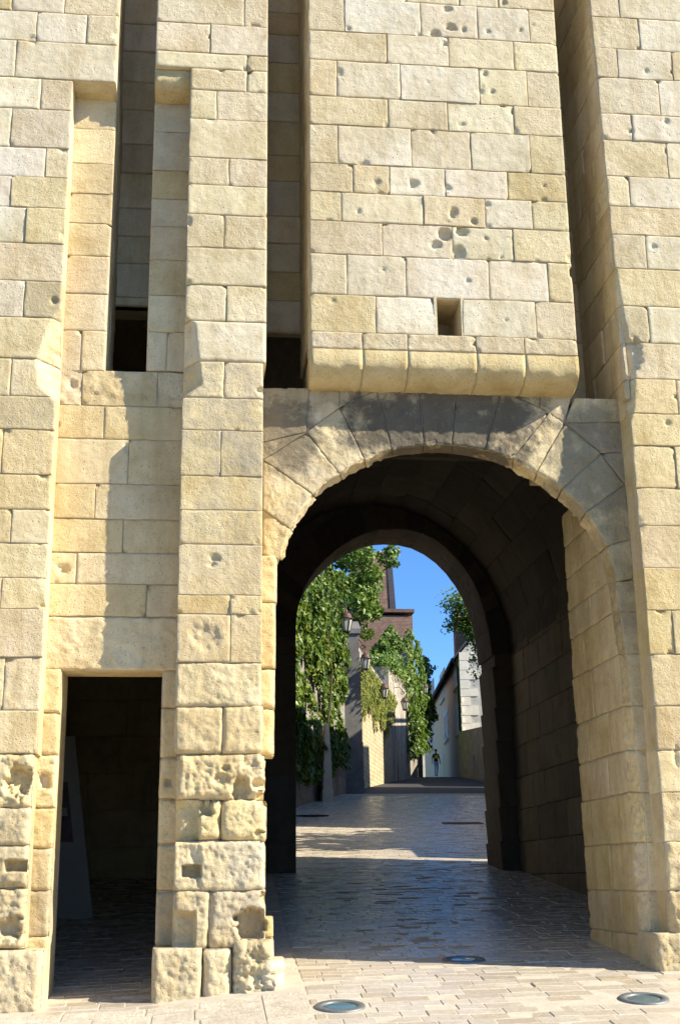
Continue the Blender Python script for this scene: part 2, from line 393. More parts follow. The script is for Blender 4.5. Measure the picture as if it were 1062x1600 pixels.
    npl = len(o.data.polygons); sm_ = [True]*nfront+[False]*(npl-nfront); o.data.polygons.foreach_set('use_smooth', sm_); o.data.materials.append(mortar or (M_SHADEMORTAR if t[0] < .3 else M_MORTAR))
    o.data.polygons.foreach_set('material_index', [0]*(nfront+nr)+[1]*nr+[0]*(npl-nfront-2*nr))
    if t[0] > .45: t = tuple(lerp(a_, b_, .32) for a_, b_ in zip(t, (.69, .605, .425)))
    if cen.y < 2 and cen.z < 4.9:
        lw = sstep(5.2, 4.2, cen.z); t = (t[0]*lerp(1, 1.05, lw), t[1]*lerp(1, 1.015, lw), t[2]*lerp(1, .93, lw))
    k = random.uniform(.94, 1.05); o.color = (t[0]*k, t[1]*k*random.uniform(.985, 1.01), t[2]*k*random.uniform(.94, 1.05), 1)
    if lich: o['lichen'] = lich
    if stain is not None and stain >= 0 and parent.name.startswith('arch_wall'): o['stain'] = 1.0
    elif stain: o['stain'] = float(stain)
    return o
def PY(Y): return lambda a, b: Vector((a, Y, b))
def PX(X): return (lambda a, b: Vector((X(b) if callable(X) else X, a, b)))
NF = Vector((0, -1, 0))

def courses(parent, Y, rows, xref, L, Rr, opts=None, skirt=.12, amp=.0027, rr=.0045):
    """rows: list of (y_top, y_bottom, joints_px, tones[, opts]) in photo pixels at column xref; L/Rr: edge X (m) of z."""
    for row in rows:
        yt, yb, js, tones = row[:4]; o = row[4] if len(row) > 4 else {}
        zt, zb = XZ(xref, yt, Y)[1], XZ(xref, yb, Y)[1]; ym = (yt+yb)/2
        l = o.get('L', L); r = o.get('R', Rr)
        l = l((zt+zb)/2) if callable(l) else l; r = r((zt+zb)/2) if callable(r) else r
        xs = [l]+[XZ(x, ym, Y)[0] if x is not None else l for x in js]+[r]
        for i in range(len(xs)-1):
            t = tones[min(i, len(tones)-1)]
            if t == '.': continue
            stone(parent, [(xs[i], zt), (xs[i+1], zt), (xs[i+1], zb), (xs[i], zb)], PY(Y), NF, t, Y=Y, skirt=o.get('skirt', skirt),
                  lich=o.get('lich', 0.), stain=o.get('stain', 0.), amp=o.get('amp', amp), rr=o.get('rr', rr), res=o.get('res', .016), proud=o.get('proud'))
def auto_courses(parent, P, Nrm, a0, a1, zs, wmin=.45, wmax=.8, tones='clycg', skirt=.08, amp=.004, res=.03, name='stone', rr=.01, stain=0., k=1.):
    for i in range(len(zs)-1):
        a = a0; first = True
        while a < a1-1e-3:
            ww = random.uniform(wmin, wmax)*(.5 if (first and i % 2) else 1); first = False
            b = a+ww
            if a1-b < wmin*.5: b = a1
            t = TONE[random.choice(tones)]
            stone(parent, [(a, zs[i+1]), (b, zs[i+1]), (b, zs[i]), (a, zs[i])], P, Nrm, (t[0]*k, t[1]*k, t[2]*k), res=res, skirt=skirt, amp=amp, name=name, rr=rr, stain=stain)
            a = b

# ================================================================ GROUND
def grid_sheet(name, xs, ys, dz, material, kind='structure'):
    vs = [(x, y, gz(x, y)+dz) for y in ys for x in xs]; n = len(xs)
    fs = [(j*n+i, j*n+i+1, (j+1)*n+i+1, (j+1)*n+i) for j in range(len(ys)-1) for i in range(n-1)]
    o = pyd(name, vs, fs, material, None, True, origin=(0, 0, 0)); o['kind'] = kind; return o
gxs = [-400, -120, -40, -15, -6, -3, -1.8, -1.15, -.7, -.3, .2, .68, 2, 3.4, 5, 8, 14, 30, 90, 400]
gys = [-300, -60, -20, -8, -4, -3, -2, -1, 0, 1, 1.5, 3, 6, 9, 14, 20, 28, 36, 45, 52, 57, 60, 64, 75, 110, 200, 400, 900]
grid_sheet('ground', gxs, gys, -.06, M_SOIL)
street = grid_sheet('street', [-2.2, -1.8, -1.5, -1.15, -.7, -.3, .0, .35, .68, 1.4, 2, 2.7, 3.4, 4.2, 5, 6.5, 8, 10, 13, 17, 22],
                    [-3, -2, -1.5, -1, -.5, 0, .5, 1, 1.5, 3, 6, 9, 14, 20, 28, 36], -.0022, M_JOINT)
asph = grid_sheet('asphalt_road', [2, 3.4, 5, 8, 10, 13, 17, 22], [33.5, 40, 45, 52, 57, 60, 64, 70, 90, 110], -.012, M_ASPH)

# setts: rows across the street, every piece a small bevelled block
def sett_mesh(l, d, h=.05):
    b = .004; vs = []
    for (ix, z) in ((0, -h), (0, -b*.7), (b, 0)):
        for sx, sy in ((-1, -1), (1, -1), (1, 1), (-1, 1)): vs.append((sx*(l/2-ix), sy*(d/2-ix), z))
    fs = [(8, 9, 10, 11)]+[(k*4+i, k*4+(i+1) % 4, (k+1)*4+(i+1) % 4, (k+1)*4+i) for k in range(2) for i in range(4)]
    return vs, fs
SETTS = []
def sett_rows(x0, x1, y0, y1, d=.135, lmin=.17, lmax=.32, bow=.0, xf=None):
    y = y0; k = 0
    while y < y1:
        a, b = (x0, x1) if xf is None else xf(y)
        x = a-random.uniform(0, .2)
        while x < b:
            l = random.uniform(lmin, lmax)
            if x+l > a+.04:
                xa = max(x, a); xb = min(x+l, b+.08)
                xm = (xa+xb)/2; yy = y+bow*math.sin((xm-a)/(b-a)*math.pi)+.005*MN.noise(Vector((xm*1.3, y*2, 0)))
                SETTS.append((xm, yy, xb-xa-.007, d*random.uniform(.945, .965), random.uniform(-.01, .01)))
            x += l
        y += d*random.uniform(.96, 1.04); k += 1
def street_x(y):
    l = interp(y, [-3, .2, 2, 8, 9, 20, 27, 36], [.74, .76, .8, 1.0, .9, 2.0, 2.9, 5.0])
    r = interp(y, [-3, 0, .2, 1.8, 1.9, 8, 8.9, 9, 15, 36], [5.2, 5.0, 3.35, 3.2, 4.2, 4.2, 3.8, 5.0, 6.0, 11.0])
    return l, r
sett_rows(0, 0, -2.2, 34, xf=street_x)
sett_rows(-2.2, .18, .34, 7.6)
sett_rows(-1.08, -.30, -.18, .34)
def sett_place(s):
    x, y, l, d, rz = s; z = gz(x, y)
    nx = (gz(x+.1, y)-gz(x-.1, y))/.2; ny = (gz(x, y+.1)-gz(x, y-.1))/.2
    n = Vector((-nx+random.gauss(0, .008), -ny+random.gauss(0, .008), 1)).normalized()
    m_ = n.to_track_quat('Z', 'Y').to_matrix().to_4x4() if False else None
    ex = Vector((math.cos(rz), math.sin(rz), 0)); ex = (ex-n*ex.dot(n)).normalized(); ey = n.cross(ex)
    mm = Matrix((ex, ey, n)).transposed().to_4x4(); mm.translation = (x, y, z+random.gauss(0, .002)); return mm
LIGHTS_PX = [(531, 1573), (1005, 1561), (724, 1500)]
lights = [onG(*p) for p in LIGHTS_PX]
def near_light(x, y, l, d):
    return any(math.hypot(max(0, abs(x-q.x)-l/2), max(0, abs(y-q.y)-d/2)) < .15 for q in lights)
SETTS = [s for s in SETTS if not near_light(s[0], s[1], s[2], s[3])]
def seen(s):
    v = Vector((s[0], s[1], gz(s[0], s[1])))-CAM; zz = v.dot(Fv)
    if zz < .5: return 1e9
    px, py = CX+FPX*v.dot(Rv)/zz, CY-FPX*v.dot(Uv)/zz
    return zz if -10 < px < 1072 and py < 1612 else zz+500
SETTS.sort(key=seen)
bank = []
for l in np.linspace(.10, .36, 9):
    vs, fs = sett_mesh(1, 1)
    vs, fs = sett_mesh(float(l), .125); me = bpy.data.meshes.new('sett'); me.from_pydata(vs, [], fs); me.materials.append(M_SETT); me.update(); bank.append((float(l), me))
for s in SETTS[:300]:
    l, me = min(bank, key=lambda t: abs(t[0]-s[2]))
    o = bpy.data.objects.new('sett', me); col.objects.link(o); o.parent = street
    mm = sett_place(s); o.matrix_basis = mm @ Matrix.Diagonal((s[2]/l, s[3]/.125, 1, 1))
mb = MB()
for s in SETTS[300:]:
    vs, fs = sett_mesh(s[2], s[3]); mm = sett_place(s); mb.add([mm @ Vector(v) for v in vs], fs)
o = mb.build('sett_field', M_SETT, street); o['kind'] = 'stuff'

# pale slabs: kerb strip beside the setts and the apron in front of the piers
def slab(pts, dz, material=M_SLAB, parent=None, name='paving_slab', h=.10):
    n = len(pts); cx_ = sum(p[0] for p in pts)/n; cy_ = sum(p[1] for p in pts)/n; vs = []; b = .008
    for (k, z) in ((1., -h), (1., -b), (.99, 0)):
        for (x, y) in pts:
            xx, yy = lerp(cx_, x, k), lerp(cy_, y, k); vs.append((xx, yy, gz(xx, yy)+dz+z))
    fs = [tuple(range(2*n, 3*n))]+[(k*n+i, k*n+(i+1) % n, (k+1)*n+(i+1) % n, (k+1)*n+i) for k in range(2) for i in range(n)]
    return pyd(name, vs, fs, material, parent)
def jit(v, a=.02): return v+random.uniform(-a, a)
ys = [-2.4]
while ys[-1] < 8.6: ys.append(ys[-1]+random.uniform(.5, .85))
for i in range(len(ys)-1):
    y0, y1 = ys[i]+.006, ys[i+1]-.006; ym = (y0+y1)/2
    xr0, xr1 = street_x(y0)[0]-.012, street_x(y1)[0]-.012
    slab([(.50 if y0 > .3 else .458, y0), (xr0, y0), (xr1, y1), (.50 if y0 > .3 else .458, y1)], .001+random.uniform(-.003, .003), M_SLAB, street, 'kerb_slab')
yy_ = -2.3
while yy_ < -.22:
    h2 = random.uniform(.24, .38); y2_ = -.2 if yy_+h2 > -.36 else yy_+h2; x_ = -3.4-random.random()*.4
    while x_ < .44:
        x2_ = x_+random.uniform(.28, .62); x2_ = .455 if x2_ > .25 else x2_
        slab([(x_+.004+random.uniform(0, .012), yy_+random.uniform(.003, .012)), (x2_-.004-random.uniform(0, .012), yy_+random.uniform(.003, .012)), (x2_-.004-random.uniform(0, .012), y2_-random.uniform(.003, .012)), (x_+.004+random.uniform(0, .012), y2_-random.uniform(.003, .012))], .0+random.uniform(-.004, .004), M_SLAB, street); x_ = x2_
    yy_ = y2_
slab([(-.30, -.2), (.46, -.2), (.46, .3), (-.30, .3)], -.01, M_SLAB, street); slab([(-3.4, -.2), (-1.09, -.2), (-1.09, .3), (-3.4, .3)], -.01, M_SLAB, street)

# ================================================================ GATEHOUSE FRONT
gate = empty('gatehouse', (1.2, .3, 0), 'cream limestone medieval gatehouse with tall drawbridge slots and round arched gateway', 'gatehouse')
BACK = 1.05; PW = .24
XL = -1.150; XM0 = XZ(283, 700)[0]; XMR = .480; XMRl = .457; XC0 = .835; XC1 = 3.04
XRa = lambda z: interp(z, [0, 3, 4.3, 5.7, 8.3, 10], [3.445, 3.452, 3.44, 3.41, 3.377, 3.36])
XS0 = XZ(187, 0)[0]; XS1 = XZ(246, 0)[0]; XS0r = XZ(168, 500, PW)[0]; XS1r = XZ(231, 500, PW)[0]
XMl = XZ(296, 200)[0]
ZTOP = 9.5
def core(name, boxes, parent=gate, m_=M_MORTAR):
    b = MB()
    for t in boxes: b.box(*t)
    return b.build(name, m_, parent, origin=(boxes[0][0], 0, 0))
zrec = XZ(60, 108)[1]; zs1 = XZ(200, 592, PW)[1]; zs2 = XZ(445, 607, PW)[1]; zs3 = XZ(930, 627, PW)[1]; zlin = XZ(170, 1048, PW)[1]
zcb = XZ(690, 597)[1]
# carved losses and cut edges traced on the stones
for (x, y, rx, ry, d) in [(245, 160, 32, 26, .03), (145, 200, 32, 24, .028), (320, 178, 16, 16, .02), (225, 55, 26, 20, .025), (462, 188, 14, 13, .018), (655, 180, 12, 13, .016), (210, 262, 17, 18, .02), (447, 440, 17, 18, .02), (490, 543, 16, 14, .02), (432, 517, 10, 10, .012), (555, 632, 19, 10, .015), (308, 738, 22, 15, .02), (22, 1095, 30, 30, .028), (258, 1268, 26, 32, .03), (460, 1215, 20, 18, .02), (382, 1318, 19, 20, .022), (205, 1395, 48, 38, .035), (310, 1380, 42, 30, .03), (290, 1500, 40, 42, .032), (155, 1455, 30, 27, .025), (453, 1418, 12, 11, .015), (560, 12, 17, 18, .02), (545, 1532, 12, 11, .015), (465, 1548, 13, 12, .015), (225, 1320, 12, 12, .013), (640, 300, 8, 8, .01), (110, 490, 9, 8, .01), (730, 150, 14, 9, .012)]:
    bite(640+x/3.81, y/3.81, rx/3.81, ry/3.81, d*1.15)
for x, y, r in [(588, 285, 7), (545, 45, 4), (676, 205, 5), (560, 330, 4), (520, 470, 4), (850, 290, 3), (985, 205, 5), (1010, 110, 4), (1040, 190, 5), (1020, 385, 5), (600, 420, 4), (730, 440, 5), (790, 500, 4), (50, 62, 9), (1042, 662, 6), (437, 364, 4)]: bite(x, y, r, r, .015)
bite(701, 496, 20, 31, .32, 'r', hard=.06)
bite(31, 1220, 23, 26, .10, hard=.55); bite(69, 1221, 11, 13, .06, Y=PW); bite(25, 1353, 18, 9, .10, 'r', hard=.25); bite(14, 1450, 26, 20, .10, hard=.6)
bite(2, 1385, 40, 7, .03); bite(292, 1284, 21, 32, .10, 'r', hard=.2); bite(322, 1262, 16, 14, .09, hard=.4); bite(376, 1231, 16, 20, .085, hard=.4)
bite(390, 1190, 16, 10, .03); bite(299, 1361, 15, 9, .16, 'r', hard=.1); bite(294, 1352, 22, 36, .022, 'r', hard=.3); bite(287, 1453, 19, 27, .085, 'r', hard=.2)
bite(392, 1450, 28, 29, .12, hard=.3); bite(352, 1200, 6, 5, .03); bite(263, 1222, 6, 6, .06, 'r', Y=PW, hard=.3); bite(345, 1218, 14, 10, .02)
bite(411, 1246, 12, 12, .20, hard=.4); bite(404, 1226, 13, 9, .07); bite(414, 1178, 9, 8, .16); bite(416, 1316, 9, 6, .14); bite(412, 1404, 8, 10, .12); bite(418, 1205, 6, 9, .1); bite(405, 1300, 9, 5, .05); bite(335, 872, 8, 7, .025); bite(330, 880, 8, 5, .02); bite(408, 610, 6, 6, .05); bite(320, 995, 30, 26, .022, hard=.7); bite(975, 612, 15, 22, .10, hard=.5)
bite(990, 555, 14, 30, .03); bite(115, 600, 9, 11, .03, Y=PW, hard=.8); bite(150, 615, 7, 3, .02, Y=PW); bite(268, 622, 6, 3, .015, Y=PW); bite(85, 470, 10, 9, .03, hard=.9)
bite(97, 885, 12, 5, .02, Y=PW); bite(100, 891, 8, 6, .03, Y=PW); bite(1040, 1440, 20, 30, .02); bite(1055, 1180, 5, 18, .012)
pz = lambda pts: ([XZ(x, y)[1] for x, y in pts][::-1], [XZ(x, y)[0] for x, y in pts][::-1])
za, xa = pz([(98, 478), (80, 500), (58, 560), (60, 600), (84, 624)]); LINES.append((0., 1, za, xa, 1.25))
za, xa = pz([(289, 494), (305, 506), (311, 560), (316, 600), (287, 622)]); LINES.append((0., -1, za, xa, 1.5))
za, xa = pz([(962, 420), (975, 500), (992, 575), (990, 640), (984, 660)]); LINES.append((0., -1, za, xa, 1.4))

# --- left pier
pl = core('left_pier', [(-3.2, XL-.03, .07, BACK, XZ(50, 470)[1], ZTOP), (-3.2, XL-.03, .27, BACK, -.5, XZ(50, 471)[1]), (XL-.03, XS0-.03, .07, BACK, zrec+.02, ZTOP)])
rowsL = [(18, 64, [58, 136], 'wwc'), (64, 122, [25], 'wl'), (122, 170, [64], 'wc'), (170, 230, [18], 'wg'), (230, 276, [72], 'wc'), (276, 324, [17], 'wy'), (324, 380, [40], 'wy'),
 (380, 439, [], 'c'), (439, 496, [38], 'wg', {'lich': .3}), (496, 560, [], 'c'), (560, 619, [17], 'lc'), (619, 671, [], 'g', {'lich': .3}), (671, 741, [4], 'cc'), (741, 796, [], 'y'), (796, 849, [18], 'cl'),
 (849, 903, [], 'c'), (903, 951, [2], 'cc'), (951, 1027, [], 'c'), (1027, 1110, [6], 'cc'), (1110, 1177, [], 'y')]
for r in rowsL:
    o = dict(r[4]) if len(r) > 4 else {}
    if r[1] < 112: o['R'] = XS0
    xs = [XZ(-45-random.uniform(0, 60), (r[0]+r[1])/2)[0], ]
    js = [-165-random.uniform(0, 60), -45-random.uniform(0, 50)]+r[2]; tn = random.choice('cyl')+random.choice('cwl')+r[3]
    if r[0] == 64: o['R'] = XS0
    courses(pl, 0., [(r[0], r[1], js, tn, o)], 50, -3.19, XL, skirt=.30)
courses(pl, 0., [(-180, -128, [-150, -60, 60, 140], 'clcwl', {'R': XS0}), (-128, -78, [-120, 30], 'cwc', {'R': XS0}), (-78, -30, [-170, -40, 85, 150], 'lccwl', {'R': XS0}), (-30, 18, [-130, 20, 102], 'lywc', {'R': XS0})], 50, -3.19, XL, skirt=.3)
lo = {'lich': .2, 'rr': .03, 'amp': .011, 'res': .012}
courses(pl, 0., [(1177, 1262, [-180, -40], 'ccc', dict(lo, lich=.0, amp=.016)), (1262, 1321, [-200, -60], 'ccg', lo), (1321, 1389, [-160, -30], 'cgg', dict(lo, lich=.55)), (1389, 1482, [-190, -50], 'ccg', dict(lo, lich=.6, amp=.015))], 30, -3.19, XZ(47, 1300)[0], skirt=.3)
courses(pl, -.07, [(1485, 1590, [-180, -60], 'ccg', dict(lo, rr=.035, lich=.3))], 30, -3.19, XZ(66, 1530, -.07)[0], skirt=.4)

# --- recess with the small door and its slot
pr = core('door_recess_wall', [(XL-.05, XS0r-.03, PW+.08, BACK, zlin+.1, zrec+.06), (XS1r+.03, XM0+.03, PW+.08, BACK, zlin+.1, zrec+.06), (XS0r-.03, XS1r+.03, PW+.08, BACK, zlin+.1, zs1-.03)])
kw = dict(skirt=.30)
courses(pr, PW, [(153, 202, [], 'y'), (202, 256, [], 'y', {'stain': .05}), (256, 303, [], 'y'), (303, 349, [], 'c'), (349, 400, [], 'c'), (400, 459, [], 'c'), (459, 517, [], 'c'), (517, 580, [127], 'cc')], 145, XL-.02, XS0r, **kw)
courses(pr, PW, [(160, 206, [], 'g', {'lich': .4}), (206, 266, [], 'g', {'lich': .4}), (266, 311, [], 'o'), (311, 354, [], 'g'), (354, 406, [], 'y'), (406, 462, [], 'y', {'stain': .15}), (462, 519, [], 'c'), (519, 580, [261], 'cc')], 260, XS1r, XMl+.10, **kw)
courses(pr, PW, [(580, 635, [94, 128, 246], 'clcc', {'amp': .008}), (635, 687, [163], 'cc'), (687, 757, [201], 'lc'), (757, 812, [149], 'ycc'), (812, 864, [192], 'yc'), (864, 913, [120], 'lc'), (913, 964, [229], 'yc'), (964, 1048, [], 'l', {'amp': .008, 'rr': .016})], 200, XL-.03, XM0+.03, **kw)
# corbelled lintels at the head of the recess
def roll_profile(x0, x1, zt, zb, yf, yb, tone, parent, name='lintel'):
    vs = []; n = 12; nx = max(4, int((x1-x0)/.03)); H = zt-zb
    prof = [(yf+.006, zt), (yf, zt-.008), (yf, zt-H*.36)]+[(lerp(yf, yb, 1-math.cos(t*math.pi/2)), zt-H*.40-H*.60*math.sin(t*math.pi/2)) for t in np.linspace(.05, 1, n)]
    for i in range(nx+1):
        x = lerp(x0, x1, i/nx); e = min(i, nx-i)/nx*(x1-x0); dr = 0
        for (y, z) in prof:
            k = .007*MN.noise(Vector((x*7, y*9, z*9)))+.005*MN.noise(Vector((x*24, y*9, z*24)))+.003*MN.noise(Vector((x*55, y*9, z*55))); vs.append((x, y+k+dr, z+k))
    m_ = len(prof); fs = [(i*m_+j, (i+1)*m_+j, (i+1)*m_+j+1, i*m_+j+1)[::-1] for i in range(nx) for j in range(m_-1)]
    k = len(vs); vs += [(x0, yb+.2, zt), (x0, yb+.2, zb), (x1, yb+.2, zt), (x1, yb+.2, zb)]
    fs += [tuple([j for j in range(m_)]+[k+1, k])[::-1], tuple([nx*m_+j for j in range(m_)]+[k+3, k+2])]
    fs += [tuple([k]+[i*m_ for i in range(nx+1)]+[k+2])[::-1], tuple([k+1]+[i*m_+m_-1 for i in range(nx+1)]+[k+3])]
    SEED[0] += 3
    o = pyd(name, vs, fs, M_STONE, parent, True); o.data.polygons.foreach_set('use_smooth', [True]*(len(fs)-4)+[False]*4); t = TONE[tone]; o.color = (*t, 1); return o
for a, b, y0, y1, xr in ((XL-.01, XS0r-.004, 103, 152, 145), (XS1r+.004, XMl+.02, 110, 159, 268)):
    roll_profile(a, b, XZ(xr, y0, .06)[1], XZ(xr, y1, PW-.03)[1], .05, PW+.02, 'y', pr)
# door jambs
oj = {'rr': .022, 'amp': .007, 'res': .014}
XD0 = XZ(92, 1150, PW)[0]; XD1 = XZ(251, 1150, PW)[0]
core('door_jamb', [(-3.0, XD0-.04, PW+.04, .72, -.5, zlin+.1), (XD1+.04, .42, PW+.04, .72, -.5, zlin+.1)])
pj = [c for c in gate.children if c.name.startswith('door_jamb')][0]
courses(pj, PW, [(1044, 1113, [], 'y', oj), (1113, 1180, [], 'y', oj), (1180, 1263, [], 'y', dict(oj, amp=.013)), (1263, 1325, [], 'y', oj), (1325, 1391, [], 'g', dict(oj, lich=.4)), (1391, 1464, [], 'g', dict(oj, lich=.8)), (1464, 1585, [], 'c', oj)], 80, XL-.15, XD0, skirt=.48)
courses(pj, PW, [(1046, 1107, [], 'y', oj), (1107, 1183, [], 'y', oj), (1183, 1248, [], 'y', oj), (1248, 1318, [], 'y', oj), (1318, 1392, [], 'y', oj), (1392, 1480, [], 'g', dict(oj, lich=1.)), (1480, 1585, [], 'c', oj)], 262, XD1, XM0+.06, skirt=.48)

# --- middle pier
pm = core('middle_pier', [(XM0+.03, XMRl-.03, .07, BACK, XZ(350, 1177)[1], XZ(300, 640)[1]), (XM0+.03, XMRl-.03, .22, BACK, -.5, XZ(350, 1178)[1]), (XMl+.03, XMR-.03, .07, BACK, XZ(300, 490)[1], zrec+.02), (XMl+.25, XMR-.03, .07, BACK, XZ(300, 641)[1], XZ(300, 491)[1]), (XS1+.03, XMR-.03, .07, BACK, zrec, ZTOP), (XMl+.04, XMRl-.04, .26, BACK, XZ(300, 642)[1], XZ(300, 488)[1])])
courses(pm, 0., [(-180, -122, [330], 'cc'), (-122, -62, [], 'l'), (-62, -10, [300], 'cl'), (-10, 39, [382], 'cc'), (39, 84, [329], 'cl')], 350, XS1, XMR, skirt=.35)
courses(pm, 0., [(84, 108, [386], 'lc', {'R': XMR})], 350, XS1, XMR, skirt=.35)
courses(pm, 0., [(108, 142, [386], 'cl'), (142, 187, [339], 'cc'), (187, 247, [], 'l'), (247, 290, [358], 'cc'), (290, 336, [], 'l'), (336, 388, [350], 'cc'), (388, 446, [], 'l'), (446, 502, [354], 'cc')], 350, XMl, XMR, skirt=.35)
lm = {'lich': .55, 'R': XMRl}
courses(pm, 0., [(502, 565, [], 'w', {'rr': .016}), (565, 622, [350], 'cc', dict(lm, lich=.6)), (622, 673, [], 'c', dict(lm, lich=.8)), (673, 744, [345], 'gg', dict(lm, lich=.9)), (744, 797, [], 'y', dict(lm)), (797, 851, [], 'y', dict(lm)),
 (851, 930, [], 'l', dict(lm, lich=.4)), (930, 960, [359], 'oy', {'R': XMRl}), (960, 1035, [360], 'yy', {'R': XMRl, 'lich': .35}), (1035, 1103, [], 'l', {'R': XMRl, 'rr': .02, 'amp': .009}), (1103, 1177, [348], 'yy', {'R': XMRl+.012, 'rr': .024, 'amp': .010})], 350, XM0, XMR, skirt=.35)
XMb = XZ(273, 1300)[0]
courses(pm, 0., [(1177, 1249, [], 'y', dict(lo, lich=.0, amp=.014, rr=.04, R=XZ(415, 1210)[0])), (1249, 1314, [346], 'yy', dict(lo, lich=.15, rr=.045, R=XZ(417, 1280)[0])), (1314, 1391, [], 'l', dict(lo, lich=.75, rr=.026, R=XZ(415, 1350)[0])), (1391, 1482, [327], 'gg', dict(lo, lich=.7, R=XZ(415, 1440)[0]))], 345, XMb, XMRl, skirt=.35)
xb = lambda x, Y=-.06: XZ(x, 1520, Y)[0]
courses(pm, -.06, [(1482, 1600, [], 'g', dict(lo, lich=.15, rr=.035))], 275, xb(237), xb(315), skirt=.5)
courses(pm, -.05, [(1483, 1590, [], 'g', dict(lo, lich=.15, rr=.045))], 335, xb(317), xb(362), skirt=.4)
courses(pm, -.08, [(1468, 1590, [], 'l', dict(lo, lich=.35, rr=.06, amp=.035))], 400, xb(364), xb(428), skirt=.4)
courses(pm, -.10, [(1500, 1590, [], 'l', dict(lo, lich=.3, rr=.07, amp=.04))], 400, xb(405), xb(446), skirt=.4)
courses(pm, .03, [(1433, 1466, [], 'o', dict(lo, lich=.0, rr=.03, amp=.012))], 400, xb(388, .03), xb(427, .03), skirt=.3)

# --- drawbridge panel between the two long slots
pc = core('gate_panel', [(XC0+.03, XC1-.03, .035, BACK, zcb+.45, ZTOP)])
c_ = {}
courses(pc, 0., [(-178, -122, [600, 700, 790], 'clcl'), (-122, -58, [560, 660, 745], 'cwlc'), (-58, -3, [633, 716, 776], 'lccc'), (-3, 49, [538, 656, 745, 825], 'cwlwc'), (49, 95, [604, 700, 801], 'cllc'), (95, 151, [526, 625, 748, 822], 'ylwlc'), (151, 196, [606, 699, 801], 'clwc'),
 (196, 256, [528, 642, 735, 827], 'cwlwc'), (256, 300, [551, 608, 695, 792], 'cywwy'), (300, 346, [533, 661, 757, 830], 'clywc'), (346, 397, [597, 706, 801], 'clwc'), (397, 460, [542, 634, 763, 855], 'clwwy')], 531, XC0, XC1, skirt=.30)
courses(pc, 0., [(460, 519, [587, 681, 722, 836], 'yw.wc')], 531, XC0, XC1, skirt=.30)
# stone with the square putlog hole: four cheeks round a real opening
hx0, hx1 = XZ(682, 496)[0], XZ(721, 496)[0]; hz0, hz1 = XZ(700, 525)[1], XZ(700, 467)[1]
hb = MB(); hb.box(hx0-.02, hx0+.004, .0, .5, hz0-.02, hz1+.02); hb.box(hx1-.004, hx1+.02, .0, .5, hz0-.02, hz1+.02); hb.box(hx0, hx1, .012, .5, hz1, hz1+.03); hb.box(hx0, hx1, .012, .5, hz0-.03, hz0)
o = hb.build('putlog_hole', M_STONE, pc); o.color = (*TONE['c'], 1)
pc.hide_render = False
zz = lambda y, x=531, Y=0.: XZ(x, y, Y)[1]
jx = [XC0]+[XZ(x, 540)[0] for x in (566, 636, 743, 818)]+[XC1]
for i in range(5):
    stone(pc, [(jx[i], zz(519)), (jx[i+1], zz(519)), (jx[i+1], zz(545)), (jx[i], zz(545))], PY(-.012), NF, 'c' if i != 3 else 'l', skirt=.3, lich=.3)
    roll_profile(jx[i]+.0015, jx[i+1]-.0015, zz(546), zz(594), -.016, PW+.02, 'y', pc, 'corbel')
# hollow the panel core round the hole: rebuild it as boxes leaving the opening free
me = pc.data; nb = MB(); zA = zz(596)+.02
for t in ((XC0+.03, hx0-.02, .07, BACK, zz(540), ZTOP), (hx1+.02, XC1-.03, .07, BACK, zz(540), ZTOP), (hx0-.02, hx1+.02, .07, BACK, hz1+.03, ZTOP), (hx0-.02, hx1+.02, .07, BACK, zz(540), hz0-.03), (XC0+.03, XC1-.03, PW+.1, BACK, zA, zz(541)), (hx0-.02, hx1+.02, .52, BACK, hz0-.03, hz1+.03)): nb.box(*t)
me.clear_geometry(); og = pc.location; me.from_pydata([tuple(v-og) for v in nb.v], [], nb.f); me.update()
auto_zs = [zz(y) for y in (519, 460, 397, 346, 300, 256, 196, 151, 95, 49, -3, -58, -122)]
auto_courses(pc, PX(XC0), Vector((-1, 0, 0)), .03, BACK, auto_zs, .5, 1.0, 'ccl', skirt=.02, name='stone')

# --- right pier
prp = core('right_pier', [(3.56, 5.2, .10, BACK, -.5, ZTOP), (3.47, 3.57, .26, BACK, -.5, ZTOP)])
rowsR = [(-172, -118, [980], 'cw'), (-118, -68, [1020], 'wc'), (-68, -20, [950], 'cw'), (-20, 30, [966], 'cw'), (30, 79, [998], 'cw'), (79, 124, [964, 1049], 'cwc'), (124, 180, [1029], 'cw'), (180, 221, [987], 'cw'), (221, 277, [1042], 'cw'), (277, 324, [983], 'cw'), (324, 368, [], 'y'), (368, 421, [1009], 'cw'), (421, 479, [], 'y'),
 (479, 536, [1013], 'gw'), (536, 592, [], 'c'), (592, 646, [1057], 'yc'), (646, 696, [], 'y'), (696, 762, [1055], 'yc'), (762, 821, [], 'c'), (821, 887, [], 'c'), (887, 953, [], 'y'), (953, 1022, [1051], 'yc'), (1022, 1103, [], 'c'), (1103, 1172, [], 'c'), (1172, 1238, [], 'l'), (1238, 1316, [], 'c', {'amp': .009}), (1316, 1392, [], 'y', {'amp': .011, 'rr': .02}), (1392, 1460, [], 'o', {'amp': .016, 'rr': .03, 'lich': .4})]
for r in rowsR:
    js = list(r[2])+[1095+random.uniform(0, 60), 1225+random.uniform(0, 50)]; tn = r[3]+random.choice('cwl')+random.choice('cyl')
    courses(prp, 0., [(r[0], r[1], js, tn)+tuple(r[4:])], 1010, XRa, 5.19, skirt=.35)
courses(prp, -.03, [(1458, 1540, [1075, 1240], 'ggc', {'amp': .02, 'rr': .04, 'lich': .6})], 1030, XZ(1012, 1480, -.03)[0]+.06, 5.19, skirt=.4)
zr = [XZ(1010, r[0])[1] for r in rowsR if r[0] < 600][::-1]
